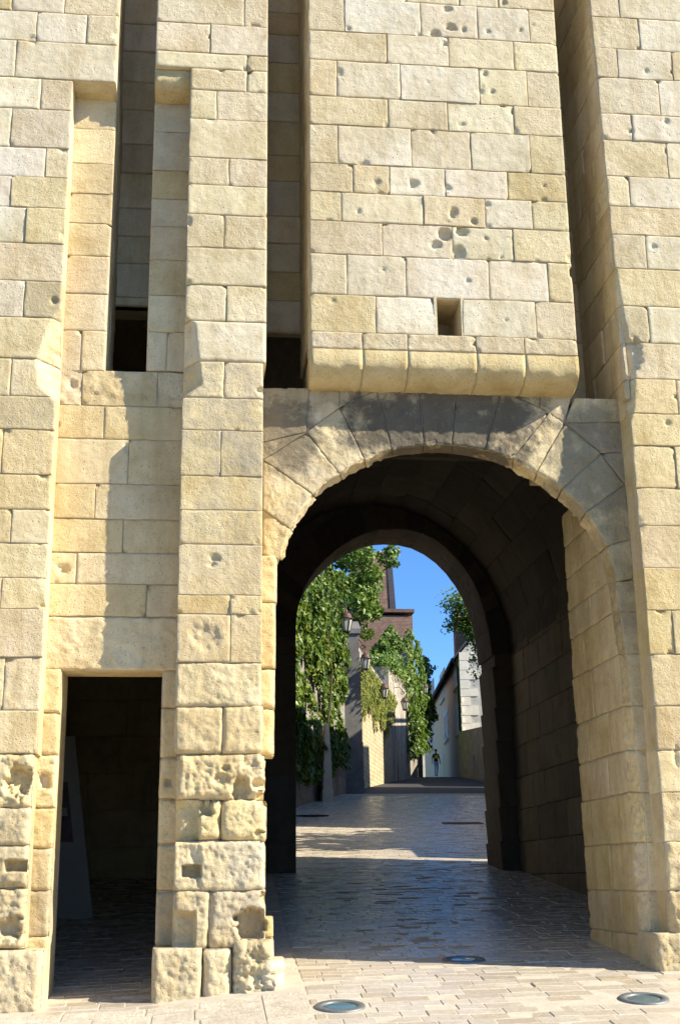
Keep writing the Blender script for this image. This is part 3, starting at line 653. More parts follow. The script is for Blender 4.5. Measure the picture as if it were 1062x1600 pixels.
auto_courses(prp, PX(lambda z: XRa(z)+.004), Vector((-1, 0, 0)), .03, BACK, [zs3-.05]+[z for z in zr if z > zs3+.05], .35, .6, 'cclg', skirt=.03)

# --- arch wall with voussoirs
pa = core('arch_wall', [(.40, .47, PW+.06, 1.6, XZ(420, 1170, PW)[1], 3.0)])
YR = .40
arr = [(436, 873), (453, 826), (488, 772), (530, 740), (569, 718), (612, 702), (661, 695), (706, 695), (757, 703), (800, 716), (838, 737), (878, 763), (915, 800), (947, 853), (963, 909)]
rim = [(440, 876), (457, 832), (493, 780), (534, 750), (572, 730), (614, 715), (661, 708), (706, 706), (752, 713), (799, 735), (833, 755), (868, 782), (905, 816), (934, 867), (953, 909)]
out = [(411, 866), (411, 796), (411, 719), (478, 676), (530, 636), (588, 609), (656, 606), (712, 606), (784, 610), (858, 644), (881, 662), (938, 708), (977, 757), (985, 843), (990, 903)]
A = [XZ(x, y, PW) for x, y in arr]; B = [XZ(x, y, YR) for x, y in rim]; O = [XZ(x, y, PW) for x, y in out]
tn = ['y', 'c', 'c', 'l', 'g', 'g', 'g', 'g', 'g', 'l', 'c', 'c', 'g', 'c']; stn = [0, .05, .3, .05, .75, .9, .9, .9, .95, .12, .5, .7, .75, .65]
def cr(p, t):
    i = min(int(t), len(p)-2); f = t-i; a, b_, c, d = p[max(i-1, 0)], p[i], p[i+1], p[min(i+2, len(p)-1)]
    return tuple(.5*(2*b_[k]+(c[k]-a[k])*f+(2*a[k]-5*b_[k]+4*c[k]-d[k])*f*f+(3*b_[k]-a[k]-3*c[k]+d[k])*f**3) for k in range(2))
for i in range(14):
    def fr(u, v, i=i):
        a_, o_ = cr(A, i+min(max(u, 0), .9999)), (lerp(O[i][0], O[i+1][0], u), lerp(O[i][1], O[i+1][1], u)); return Vector((lerp(o_[0], a_[0], v), PW, lerp(o_[1], a_[1], v)))
    stone(pa, [(0, 0), (1, 0), (1, 1), (0, 1)], fr, NF, tn[i], lich=.5 if i in (1, 2, 4, 5) else 0., stain=stn[i], skirt=.22, gap=.006, rr=.010, amp=.008)
def loft_stone(parent, a0, a1, ya, b0, b1, yb, tone, **k):
    """block of the arch's underside between front line a (plane ya) and back line b (plane yb)"""
    p = [Vector((a0[0], ya, a0[1])), Vector((a1[0], ya, a1[1])), Vector((b1[0], yb, b1[1])), Vector((b0[0], yb, b0[1]))]
    n = ((p[2]-p[0]).cross(p[1]-p[3])).normalized(); c = sum(p, Vector())/4
    if n.dot(Vector((2.0, c.y, 2.2))-c) < 0: n = -n
    f = lambda u, v: (p[0].lerp(p[1], u)).lerp(p[3].lerp(p[2], u), v)
    return stone(parent, [(0, 0), (1, 0), (1, 1), (0, 1)], f, n, tone, flat=True, gap=k.pop('gap', .004), **k)
lowA = [(963, 909), (968, 955), (978, 1022), (986, 1103), (994, 1172), (1002, 1238), (1009, 1316), (1013, 1392), (1017, 1460), (1021, 1530)]
lowB = [(953, 909), (957, 955), (965, 1022), (971, 1103), (976, 1172), (981, 1238), (988, 1316), (991, 1392), (996, 1460), (1003, 1530)]
LA = [XZ(x, y, PW) for x, y in lowA]; LB = [XZ(x, y, YR) for x, y in lowB]
for i in range(14):
    def fr(u, v, i=i):
        u = min(max(u, 0), .9999); a_, b_ = cr(A, i+u), cr(B, i+u); return Vector((a_[0], PW, a_[1])).lerp(Vector((b_[0], YR, b_[1])), v)
    m0 = fr(.5, .5); nn_ = (fr(.9, .5)-fr(.1, .5)).cross(fr(.5, .9)-fr(.5, .1)).normalized(); nn_ = -nn_ if nn_.dot(Vector((2, .3, 2.2))-m0) < 0 else nn_
    stone(pa, [(0, 0), (1, 0), (1, 1), (0, 1)], fr, nn_, 'y' if i > 8 else 'c', amp=.016, skirt=.2, rr=.012, gap=.004)
for i in range(9):
    loft_stone(pa, LA[i], LA[i+1], PW, LB[i], LB[i+1], YR, 'y' if i < 6 else 'c', amp=.018, skirt=.2, rr=.012)
    z0, z1 = LA[i][1], LA[i+1][1]
    if i in ():
        xm = 3.36; stone(pa, [LA[i], (xm, z0), (xm, z1), LA[i+1]], PY(PW), NF, 'c', Y=PW, skirt=.2, gap=.012); stone(pa, [(xm, z0), (3.6, z0), (3.6, z1), (xm, z1)], PY(PW), NF, 'c', skirt=.2, gap=.012)
    else: stone(pa, [LA[i], (3.6, z0), (3.6, z1), LA[i+1]], PY(PW), NF, 'c' if i > 1 else 'g', stain=.3 if i < 2 else (.25 if i == 8 else 0), skirt=.2, Y=PW)
for q, t, s_ in [([(400, 606), (483, 606), (478, 676), (400, 694)], 'g', .85), ([(400, 694), (478, 676), (411, 719), (400, 722)], 'g', .4), ([(483, 600), (530, 600), (530, 636), (478, 676)], 'l', .12), ([(530, 600), (592, 600), (588, 609), (530, 636)], 'g', .8),
                ([(588, 590), (656, 590), (656, 606), (588, 609)], 'g', .85), ([(656, 590), (712, 590), (712, 606), (656, 606)], 'g', .85), ([(712, 590), (784, 590), (784, 610), (712, 606)], 'g', .7), ([(784, 590), (843, 590), (843, 637), (784, 610)], 'g', .8), ([(843, 590), (897, 600), (881, 662), (843, 637)], 'g', .75),
                ([(897, 622), (985, 624), (985, 659), (881, 661)], 'c', .25), ([(881, 661), (988, 659), (988, 707), (938, 707)], 'g', .7), ([(938, 708), (992, 706), (995, 757), (977, 757)], 'g', .5), ([(977, 757), (998, 757), (1000, 843), (985, 843)], 'g', .5), ([(985, 843), (1002, 843), (1004, 905), (990, 903)], 'g', .4)]:
    stone(pa, [XZ(x, y, PW) for x, y in q], PY(PW), NF, t, stain=s_, skirt=.2, gap=.005, rr=.009, amp=.006, Y=PW)
courses(pa, PW, [(867, 941, [], 'y', {'R': XZ(433, 905, PW)[0]}), (941, 1044, [], 'y', {'R': XZ(431, 990, PW)[0]}), (1044, 1107, [], 'y', {'R': XZ(430, 1075, PW)[0], 'rr': .03}), (1107, 1180, [], 'y', {'R': XZ(429, 1140, PW)[0], 'rr': .04})], 420, .40, .56, skirt=.3, rr=.02, amp=.009)
# body of the arch wall behind the facing (mortar and rubble), following the opening
YB = 1.72
ring_in = [(x, z) for x, z in B]; xl_, xr_ = B[0][0], LB[3][0]
def arch_body(name, parent, pts, x0, x1, z1, y0, y1, off, m_=M_MORTAR, zl=-.5):
    """solid above and beside an arched opening; pts run left springing -> crown -> right springing"""
    cxm = (pts[0][0]+pts[-1][0])/2; czm = min(pts[0][1], pts[-1][1])
    pp = []
    for (x, z) in pts:
        d = Vector((x-cxm, z-czm)); L_ = max(d.length, .01); d = d*((L_+off)/L_); pp.append((cxm+d.x, czm+d.y))
    ins = [(pp[0][0], zl)]+pp+[(pp[-1][0], -.5)]
    b = MB(); n = len(ins)
    outs = [(x0, zl)]+[(interp(i, [0, n-1], [x0, x1]), z1) for i in range(1, n-1)]+[(x1, -.5)]
    outs[1] = (x0, z1); outs[-2] = (x1, z1)
    for i in range(n-1):
        a, c, d, e = ins[i], ins[i+1], outs[i+1], outs[i]
        b.hexa([(a[0], y0, a[1]), (c[0], y0, c[1]), (c[0], y1, c[1]), (a[0], y1, a[1])], [(e[0], y0, e[1]), (d[0], y0, d[1]), (d[0], y1, d[1]), (e[0], y1, e[1])])
    return b.build(name, m_, parent, origin=(0, 0, 0))
o = arch_body('arch_body', gate, [cr(B, min(t, 13.9999)) for t in np.linspace(0, 14, 57)], .43, 3.7, zs2-.04, PW+.05, .50, .09, zl=XZ(420, 1178, PW)[1])
# --- slots: back walls and the dark chamber behind
zsl = [XZ(210, y, BACK)[1] for y in (478, 465, 412, 369, 325, 270, 225, 172, 128, 80, 37, -2, -45, -95, -150)]
pb = core('slot_back_wall', [(XS0-.1, XS1+.1, BACK+.03, BACK+.3, zsl[0], ZTOP), (XMRl-.1, XC0+.1, BACK+.03, BACK+.3, zsl[0]-.1, ZTOP), (XC1-.1, 3.6, BACK+.03, BACK+.3, zs3-.4, ZTOP)])
auto_courses(pb, PY(BACK), NF, XS0r-.08, XS1+.10, zsl, .6, .8, 'lwg', skirt=.1)
zs_b = [XZ(445, y, BACK)[1] for y in (520, 470, 425, 380, 338, 283, 243, 190, 145, 99, 55, 20, -25, -80, -140)]
auto_courses(pb, PY(BACK), NF, XMR-.08, XC0+.08, zs_b, .6, .9, 'gcgo', skirt=.1)
auto_courses(pb, PY(BACK), NF, XC1-.05, 3.55, [zs3-.3]+[z for z in zs_b if z > zs3], .6, .9, 'gcg', skirt=.1)
zl = [zs1-.1]+[XZ(180, y)[1] for y in (560, 496, 439, 380, 324, 276, 230, 170, 122, 64, 18, -30, -78, -128)]
auto_courses(pr, PX(XS0r), Vector((1, 0, 0)), PW+.32, BACK, zl[:11], .6, .9, 'cg', skirt=.02)
# sills of the slots
for (x0, x1, z) in ((XS0r-.02, XS1r+.02, zs1), (XMRl, XC0+.02, zs2), (XC1-.02, 3.46, zs3)):
    stone(pr if x1 < 0 else pa, [(x0, PW+.05), (x1, PW+.05), (x1, BACK+.2), (x0, BACK+.2)], lambda a, b, z=z: Vector((a, b, z)), Vector((0, 0, 1)), 'c', skirt=.15, amp=.006)
# upper closed shell of the tower
TX0, TX1, TY1, TZ = -3.2, 5.2, 9.0, 10.2
core('tower_shell', [(TX0, TX1, BACK+.25, TY1, ZTOP, TZ), (TX0, TX0+.3, BACK, TY1-.02, -.6, ZTOP), (TX1-.3, TX1, BACK, TY1-.02, -.6, ZTOP), (TX0+.3, TX1-.3, TY1-.3, TY1-.02, 6.6, ZTOP), (TX0+.3, .44, TY1-.3, TY1-.02, -.6, 6.6), (4.5, TX1-.3, TY1-.3, TY1-.02, -.6, 6.6)])

# ================================================================ PASSAGE
pas = empty('vaulted_passage', (2.2, 5, .4), 'dark vaulted stone passage leading through the gatehouse to the street', 'passage')
XRV = LB[3][0]; ZV = [gz(3, 1)-.2]+[XZ(1000, y, YR)[1] for y in (1460, 1392, 1316, 1238, 1172, 1103, 1022, 955, 905, 850, 795, 740)]
rv = core('passage_wall', [(XRV+.09, 3.6, PW+.035, YR+.1, -.5, 3.0), (XRV+.04, 3.75, YR+.05, YB-.01, -.5, ZV[-1])], pas)
auto_courses(rv, PX(lambda z: interp(z, [0, 3], [XRV+.02, XRV])), Vector((-1, 0, 0)), YR+.01, YB, ZV, .45, .85, 'yccy', skirt=.03, amp=.006)
XT0, XT1, YE, YE2 = .50, 4.32, 8.0, 8.9
zt = [0.-.3]+[.3+.42*i for i in range(10)]
tw = core('passage_wall', [(XT1+.03, XT1+.4, YB, YE2, -.5, 4.5), (.2, XT0-.03, 1.0, YE2, -.5, 4.5), (3.75, XT1+.3, YB-.3, YB-.01, -.5, 6.5)], pas)
auto_courses(tw, PX(XT1), Vector((-1, 0, 0)), YB+.02, YE, zt, .5, .9, 'gcgs', skirt=.03, res=.05, k=.42)  # k darkens the stone colour in place of passage shade
auto_courses(tw, PX(XT0), Vector((1, 0, 0)), 1.0, YE, zt, .6, 1.0, 'gcgs', skirt=.03, res=.08, k=.42)  # left wall tones darkened for shade in the same way
# exit arch
ex = [(462, 1040), (462, 1000), (464, 958), (473, 925), (490, 900), (520, 875), (560, 857), (600, 851), (642, 857), (680, 880), (710, 915), (730, 955), (742, 1000), (747, 1040)]
def smooth_pts(p):
    q = []
    for i in range(len(p)-1):
        a, b_, c, d = p[max(i-1, 0)], p[i], p[i+1], p[min(i+2, len(p)-1)]
        q.append(b_); q.append(tuple((-a[k]+9*b_[k]+9*c[k]-d[k])/16 for k in range(2)))
    return q+[p[-1]]
EX = smooth_pts([XZ(x, y, lerp(YE, YE2, interp(i, [0, 2, 6], [0, 0, 1]))) for i, (x, y) in enumerate(ex)])
arch_body('exit_wall', pas, EX, .2, XT1+.35, 7.2, YE+.012, YE2, .04, M_SHADEMORTAR)
pas_dummy = None
ew = [c for c in pas.children if c.name.startswith('exit_wall')][0]
cxe = (EX[0][0]+EX[-1][0])/2; cze = EX[0][1]
OX = []
for (x, z) in EX:
    d = Vector((x-cxe, z-cze)); d = d*((d.length+.42)/d.length); OX.append((cxe+d.x, cze+d.y))
for i in range(len(EX)-1):
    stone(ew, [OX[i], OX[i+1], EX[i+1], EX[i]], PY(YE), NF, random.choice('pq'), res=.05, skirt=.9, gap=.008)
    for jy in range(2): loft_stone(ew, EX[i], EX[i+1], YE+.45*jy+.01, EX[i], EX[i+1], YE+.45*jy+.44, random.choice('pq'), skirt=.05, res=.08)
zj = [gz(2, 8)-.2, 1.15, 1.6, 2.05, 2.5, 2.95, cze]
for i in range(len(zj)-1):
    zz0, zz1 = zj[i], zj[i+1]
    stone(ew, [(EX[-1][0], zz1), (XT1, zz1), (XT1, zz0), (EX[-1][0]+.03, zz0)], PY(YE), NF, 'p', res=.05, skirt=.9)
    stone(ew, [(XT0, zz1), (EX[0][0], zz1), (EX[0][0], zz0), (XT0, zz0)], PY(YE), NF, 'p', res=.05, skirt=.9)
auto_courses(ew, PY(YE+.012), NF, XT0, XT1+.1, [cze, cze+.45, cze+.9, cze+1.35, cze+1.8, cze+2.25, cze+2.7], .5, .9, 'gs', skirt=.02, res=.1, name='stone') if False else None
# vault of stone courses
YV = 2.5; nV = 16; zsp = 3.7; cxv = (XT0+XT1)/2; rx_ = (XT1-XT0)/2; rz_ = 2.15
vp = [(cxv-rx_*math.cos(math.pi*i/nV), zsp+rz_*math.sin(math.pi*i/nV)) for i in range(nV+1)]
vb = MB()
for i in range(nV):
    a, c = vp[i], vp[i+1]; s = 1.12
    a2, c2 = (cxv+(a[0]-cxv)*s, zsp+(a[1]-zsp)*s), (cxv+(c[0]-cxv)*s, zsp+(c[1]-zsp)*s)
    vb.hexa([(a[0], YV, a[1]+.03), (c[0], YV, c[1]+.03), (c[0], YE2, c[1]+.03), (a[0], YE2, a[1]+.03)], [(a2[0], YV, a2[1]+.1), (c2[0], YV, c2[1]+.1), (c2[0], YE2, c2[1]+.1), (a2[0], YE2, a2[1]+.1)])
va = vb.build('vault', M_SHADEMORTAR, pas, origin=(cxv, 4, zsp))
for i in range(nV):
    y = YV
    while y < YE-.05:
        y2 = min(YE, y+random.uniform(.6, 1.1)); y2 = YE if YE-y2 < .35 else y2
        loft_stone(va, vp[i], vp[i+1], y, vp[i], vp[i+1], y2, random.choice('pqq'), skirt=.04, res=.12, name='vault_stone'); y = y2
# wall above the front arch seen from inside
core('passage_head', m_=M_SHADEMORTAR, parent=pas, boxes=[(XT0-.2, XT1+.3, 2.4, 2.49, 4.7, 7.2), (XT0-.2, .52, .5, YB, 2.5, 4.5)])  # dark colour deepens the shade seen through the slots
# side passage behind the small door
sp = empty('side_passage', (-.7, 4, .3), 'dark side passage of large stone blocks behind the small doorway', 'passage')
sb = core('back_wall', [(-3.0, .25, 7.63, 7.9, -.3, 6.0), (-2.6, -2.3, .75, 7.6, -.5, 5), (.2, .24, .75, 7.6, -.5, 5), (-2.6, .24, .75, 7.6, 4.4, 4.7)], sp)
auto_courses(sb, PY(7.6), NF, -2.3, .2, [gz(-.7, 7.6)-.1+.47*i for i in range(9)], .6, 1.0, 'gc', skirt=.03, res=.06)

# ================================================================ THINGS BY THE GATE
LBL = ['round recessed ground light at the left, in the sunlit paving by the pale kerb slabs', 'round recessed ground light at the right, in the sunlit paving near the right pier', 'round recessed ground light on the shadow line in the middle of the gateway']
for q, lb in zip(lights, LBL):
    gzn = Vector((-(gz(q.x+.1, q.y)-gz(q.x-.1, q.y))/.2, -(gz(q.x, q.y+.1)-gz(q.x, q.y-.1))/.2, 1)).normalized()
    e = empty('ground_light', q, lb, 'ground light', 'recessed ground lights'); e.rotation_euler = Vector((0, 0, 1)).rotation_difference(gzn).to_euler()
    for nm, mt_, pf in (('ring', M_STEEL, [(.165, -.06), (.165, .004), (.160, .010), (.118, .010), (.112, .004), (.112, -.02)]), ('lens', M_LENS, [(.112, -.03), (.112, .002), (.09, .005), (.0001, .007)]), ('collar', M_JOINT, [(.27, -.05), (.27, -.012), (.166, -.003), (.166, -.05)])):
        b = MB(); b.lathe((0, 0, 0), pf, 40); me = bpy.data.meshes.new(nm); me.from_pydata([tuple(v) for v in b.v], [], b.f); me.materials.append(mt_); me.update()
        o = bpy.data.objects.new(nm, me); col.objects.link(o); o.parent = e
        if nm != 'collar': me.polygons.foreach_set('use_smooth', [True]*len(me.polygons))
# leaning display board in the side passage
bd = empty('display_board', (-1.1, 3.6, gz(-1.1, 3.6)), 'tapering white display board with dark pictures standing inside the small doorway', 'display board')
Yb = 4.2
def bp(x, y, dy=0): p = onY(x, y, Yb+dy); return p
zb_ = gz(-1.2, Yb)
b = MB(); q = [bp(84, 1378), bp(148, 1366), bp(117, 1150), bp(92, 1150)]; q[0].z = zb_; q[1].z = zb_
b.prism(q, (.0, .06, 0)); b.build('panel', M_WHITEP, bd)
b = MB(); q = [bp(86, 1316, -.01), bp(115, 1316, -.01), bp(106, 1222, -.01), bp(88, 1222, -.01)]; b.prism(q, (0, .012, 0)); b.build('picture', M_PICT, bd)
b = MB(); q = [bp(86, 1275, -.014), bp(106, 1275, -.014), bp(105, 1262, -.014), bp(87, 1262, -.014)]; b.prism(q, (0, .012, 0)); b.build('caption_strip', M_WHITEP, bd)
# manhole cover and drain in the street behind the gate
p = onG(487, 1275)
e = empty('manhole_cover', p, 'dark round manhole cover in the street beside the ivy wall', 'manhole cover')
b = MB(); b.lathe(p, [(.42, -.02), (.42, .012), (.36, .014), (.35, .008)], 32); b.build('frame', M_IRON, e)
b = MB(); b.lathe(p, [(.345, -.02), (.345, .012), (.0001, .013)], 32)
for k in range(-3, 4): b.box(p.x-.2, p.x+.2, p.y+k*.07-.012, p.y+k*.07+.012, p.z, p.z+.019)
b.build('lid', M_IRON, e)
p = onG(722, 1287)
e = empty('drain_grate', p, 'dark rectangular drain grate across the street near the passage exit', 'drain')
b = MB()
for k in range(5): b.box(p.x-.42, p.x+.42, p.y-.2+k*.09, p.y-.2+k*.09+.05, p.z-.03+.009*k, p.z+.004+.009*k)
b.build('grate_bars', simple('worn_grate_iron', (.10, .09, .08), (.16, .15, .13), 9, .6, .2, .003), e)

# ================================================================ VEGETATION
def leaf_mesh(name, pos, nrm, size, material, parent):
    """many leaf-sized folded diamonds"""
    n = len(pos); pos = np.asarray(pos); nrm = np.asarray(nrm); nrm /= np.linalg.norm(nrm, axis=1)[:, None]+1e-9
    t = RNG.normal(size=(n, 3)); t -= (t*nrm).sum(1)[:, None]*nrm; t /= np.linalg.norm(t, axis=1)[:, None]+1e-9
    bt = np.cross(nrm, t); s = np.asarray(size).reshape(-1, 1)
    a = pos-t*s; b_ = pos+bt*s*.62+nrm*s*.12; c = pos+t*s; d = pos-bt*s*.62+nrm*s*.12
    v = np.stack([a, b_, c, d], 1).reshape(-1, 3); me = bpy.data.meshes.new(name)
    me.from_pydata(v.tolist(), [], (np.arange(n)[:, None]*4+np.arange(4)).tolist()); me.materials.append(material); me.update()
    return link(name, me, parent, tuple(pos.min(0)*[0, 0, 1]+pos.mean(0)*[1, 1, 0]))
def clumps(n, centers, rad, size, flat=.35):
    """leaves in clumps on blob surfaces"""
    P_, N_, S_ = [], [], []
    for (c, r) in zip(centers, rad):
        k = max(6, int(n*r*r)); d = RNG.normal(size=(k, 3)); d /= np.linalg.norm(d, axis=1)[:, None]
        rr = r*(.55+.5*RNG.random(k)**.6); P_.append(np.array(c)+d*rr[:, None]*[1, 1, .8])
        N_.append(d+RNG.normal(size=(k, 3))*.6+[0, 0, .5]); S_.append(size*(.6+.7*RNG.random(k)))
    return np.concatenate(P_), np.concatenate(N_), np.concatenate(S_)
# ================================================================ LEFT SIDE OF THE STREET
def wall_run(name, pts, tops, th, material, label, cat='wall', side=-1, parent=None, base=-.3):
    """a wall of real thickness along plan points; its mass lies to the left (side=-1) or right of the line"""
    b = MB()
    for i in range(len(pts)-1):
        a, c = Vector((*pts[i], 0)), Vector((*pts[i+1], 0)); d = (c-a).normalized(); nrm = Vector((d.y, -d.x, 0))*side*th
        b4 = [a, c, c+nrm, a+nrm]; bt = [Vector((v.x, v.y, gz(v.x, v.y)+base)) for v in b4]
        tp = [Vector((v.x, v.y, t)) for v, t in zip(b4, (tops[i], tops[i+1], tops[i+1], tops[i]))]; b.hexa(bt, tp)
    o = b.build(name, material, parent)
    if label: tag(o, label, cat)
    return o
A0, B0, C0, D0, E0, F0 = (.2, 9.2), (2.9, 27.5), (5.2, 36.5), (6.0, 40.), (9.0, 51.2), (10.9, 57.1)
wall_run('garden_wall', [A0, B0, C0], [6.0, 8.6, 9.4], .6, M_GREYWALL, 'grey stone wall under the ivy on the left of the street')
def ivy_on(name, a, c, z0f, z1f, n, depth, size, label, material=M_IVY, dens=None, parent=None):
    a, c = Vector((*a, 0)), Vector((*c, 0)); d = c-a; nr = Vector((d.y, -d.x, 0)).normalized(); P_, N_, S_ = [], [], []
    while len(P_) < n:
        u = random.random(); g = a+d*u; z0, z1 = z0f(u), z1f(u); z = lerp(z0, z1, random.random()**.9)
        q = MN.noise(Vector((g.x*.9, g.y*.9, z*.9)))+.5*MN.noise(Vector((g.x*2.3, g.y*2.3, z*2.3+4)))
        if dens and not dens(u, z, q): continue
        off = depth*(.25+.75*max(0, q+.35))*(.75+.25*random.random()); P_.append(tuple(Vector((g.x, g.y, z))+nr*off))
        N_.append(tuple(nr+Vector((random.gauss(0, .5), random.gauss(0, .5), .45+random.gauss(0, .4))))); S_.append(size*random.uniform(.6, 1.3))
    o = leaf_mesh(name, P_, N_, S_, material, parent); return tag(o, label, 'ivy') if label else o
iv = empty('ivy_cover', (2.9, 27.5, 2.7), 'dense dark green ivy covering the tall wall at the left of the exit arch', 'ivy')
ivy_on('leaves', (1.6, 22.6), (4.75, 35), lambda u: lerp(2.6, 4.4, u), lambda u: lerp(9.2, 11.2, u), 17000, .62, .11, None, parent=iv,
       dens=lambda u, z, q: q > -.15-(z-5.5)*.10 and not (abs(u-.52) < .05 and z < 6.3))
mb = MB()
for k in range(4):
    u = random.random(); g = Vector((lerp(1.6, 5.0, u), lerp(22, 36, u), 0)); p = [Vector((g.x+.02, g.y, gz(g.x, g.y)+.02))]
    for j in range(6): p.append(p[-1]+Vector((random.gauss(.02, .12), random.gauss(0, .2), 1.0)))
    mb = MB(); mb.tube(p, [.04, .036, .032, .03, .024, .018, .01], 6); mb.build('stem', M_BARK, iv)
# stone buttress catching a strip of sun inside the ivy, and the tall grey one after it
def pilaster(name, px0, px1, ytop, Y, dep, material, label, cap=True):
    a, c = onY(px0, 1200, Y), onY(px1, 1200, Y); zt_ = onY((px0+px1)/2, ytop, Y).z; z0 = gz(a.x, Y)-.2; e = empty(name, (a.x, Y, z0+.2), label, 'buttress'); b = MB()
    w_ = c.x-a.x; nz_ = 9
    for i in range(nz_):
        k0, k1 = i/nz_, (i+1)/nz_; za_, zb2 = lerp(z0, zt_, k0), lerp(z0, zt_, k1)-.004; s_ = .12*(1-k0)+random.uniform(-.006, .006)
        b.box(a.x-s_, c.x+s_, Y-s_, Y+dep, za_, zb2)
    b.build('shaft', material, e)
    if not cap: return e
    b = MB(); b.box(a.x-.08, c.x+.08, Y-.08, Y+dep, zt_, zt_+.18); b.prism([(a.x-.08, Y-.08, zt_+.18), (c.x+.08, Y-.08, zt_+.18), (c.x+.02, Y+.2, zt_+.5), (a.x-.02, Y+.2, zt_+.5)], (0, dep*.5, 0)); b.build('cap', material, e)
    return e
M_PALE = simple('pale_buttress_stone', (.48, .42, .32), (.62, .55, .43), 3, .9, .5, .02)
M_GREYST = simple('grey_buttress_stone', (.11, .105, .10), (.22, .21, .19), 1.6, .9, .5, .02)
pilaster('buttress', 509, 514, 1130, 29.7, 1.2, M_PALE, 'narrow pale stone buttress showing between the ivy on the left', cap=False)
pilaster('buttress', 540, 563, 990, 37.2, 1.0, M_GREYST, 'tall dark grey stone buttress just behind the nearest lantern')
# rendered upper wall, rubble wall below with a ledge of hanging plants
wall_run('rendered_wall', [(5.75, 39.3), (8.85, 51.2)], [9.9, 9.6], .5, M_STREAK, 'pale rendered upper wall with sloping stone coping behind the second lantern')
cw = wall_run('rubble_wall', [D0, E0], [8.5, 8.3], .35, M_RUBBLE, 'yellow rubble stone wall with plants hanging from its ledge')
hp = []; hn = []; hs = []
for k in range(3400):
    u = random.random(); g = Vector((lerp(6.0, 9.0, u), lerp(40, 51.2, u), 0)); ln = 1.5+1.3*MN.noise(Vector((u*9, 2, 0))); t = random.random()**1.4
    hp.append((g.x+.08+.35*(1-t)*random.random(), g.y-.1, 8.75-t*max(.4, ln)+.3*random.random())); hn.append((1, -.5, random.gauss(.2, .6))); hs.append(random.uniform(.06, .15))
tag(leaf_mesh('hanging_plant', hp, hn, hs, M_HANG, None), 'yellow green hanging plants spilling over the rubble wall ledge', 'plant')
wall_run('street_wall', [E0, F0], [10.6, 10.9], 1.4, M_STREAK, 'tall weathered pale rendered wall end with dark streaks behind the lanterns')
tp = [(lerp(9.0, 10.9, u)+random.gauss(-.3, .35), lerp(51.2, 57.1, u)+random.gauss(0, .3), 10.7+abs(random.gauss(0, .35))-.5*random.random()**2) for u in RNG.random(2600)]
tag(leaf_mesh('wall_top_shrub', tp, [(random.gauss(.3, .5), -.6, random.gauss(.6, .5)) for _ in tp], [random.uniform(.05, .14) for _ in tp], M_LEAF, None), 'shaggy green growth along the top of the streaked wall', 'plant')
ivc = ivy_on('ivy_column', (10.4, 56.2), (13.2, 66), lambda u: lerp(6.6, 8.2, u), lambda u: lerp(13.4, 13.0, u), 9000, .9, .12, 'narrow column of bright ivy at the far end of the left wall', M_LEAF)
wall_run('far_wall', [F0, (13.2, 66.5)], [12.3, 12.3], .6, M_GREYWALL, 'ivy grown stone wall beyond the pale rendered wall on the left')
# brick building behind the left wall
bh = empty('brick_house', (9.5, 66, 6), 'red brown brick building with tall chimney wall rising behind the left wall', 'building')
def cube_px(name, px0, px1, ytop, Y, dep, material, parent, zb=4.):
    a, c = onY(px0, 1000, Y), onY(px1, 1000, Y); t = onY((px0+px1)/2, ytop, Y).z; b = MB(); b.box(a.x, c.x, Y, Y+dep, zb, t); return b.build(name, material, parent), a.x, c.x, t
cube_px('brick_wall', 560, 645, 962, 64, 7, M_BRICK, bh)
a, x0, x1, t = cube_px('chimney_wall', 560, 608, 862, 65.5, 4, M_BRICK, bh)
b = MB(); b.prism([(x1-.05, 65.45, t+.1), (x1+.22, 65.45, t+.1), (onY(619, 960, 65.45).x, 65.45, onY(619, 960, 65.45).z), (onY(613, 960, 65.45).x-.15, 65.45, onY(619, 960, 65.45).z)], (0, 3.5, 0)); b.build('slate_verge', M_SLATE, bh)
b = MB(); q0, q1 = onY(558, 960, 63.9), onY(647, 960, 63.9); b.box(q0.x, q1.x, 63.85, 71, q0.z+.15, q0.z+.35); b.build('coping', M_TILE, bh)
iv2 = ivy_on('creeper', (8.2, 62.5), (11.7, 63.4), lambda u: 9, lambda u: 15.0-abs(u-.75)*5, 8000, .7, .13, 'bright green creeper climbing the brick building behind the wall', M_LEAF)
# tree above the ivy wall
tr = empty('garden_tree', (3.0, 41, 5.), 'leafy green tree overhanging the ivy wall against the blue sky', 'tree')
cs, rs = [], []
for k in range(36):
    px_, py_ = random.uniform(470, 574), random.uniform(835, 975); Yk = random.uniform(38.5, 43.5)
    if px_ > 562 and py_ > 930: continue
    cs.append(tuple(onY(px_, py_, Yk))); rs.append(random.uniform(.4, .85))
for k in range(16): cs.append(tuple(onY(random.uniform(556, 588), random.uniform(885, 1000), random.uniform(38.5, 41)))); rs.append(random.uniform(.3, .5))
cs += [tuple(onY(604, 872, 40)), tuple(onY(612, 862, 40)), tuple(onY(617, 880, 40))]; rs += [.45, .35, .22]
P_, N_, S_ = clumps(700, cs, rs, .11); leaf_mesh('crown', P_, N_, S_, M_LEAF, tr)
mb = MB(); base = Vector((3.0, 41, 4.2)); mb.tube([base, base+Vector((.2, 0, 3)), base+Vector((.7, -.2, 5.5)), base+Vector((1.2, -.3, 8.5))], [.3, .24, .18, .08], 10)
for c in cs[::3]: mb.tube([base+Vector((.6, -.1, 5)), (base+Vector((1, -.2, 6.5))).lerp(Vector(c), .5), Vector(c)], [.12, .07, .02], 6)
mb.build('trunk', M_BARK, tr)

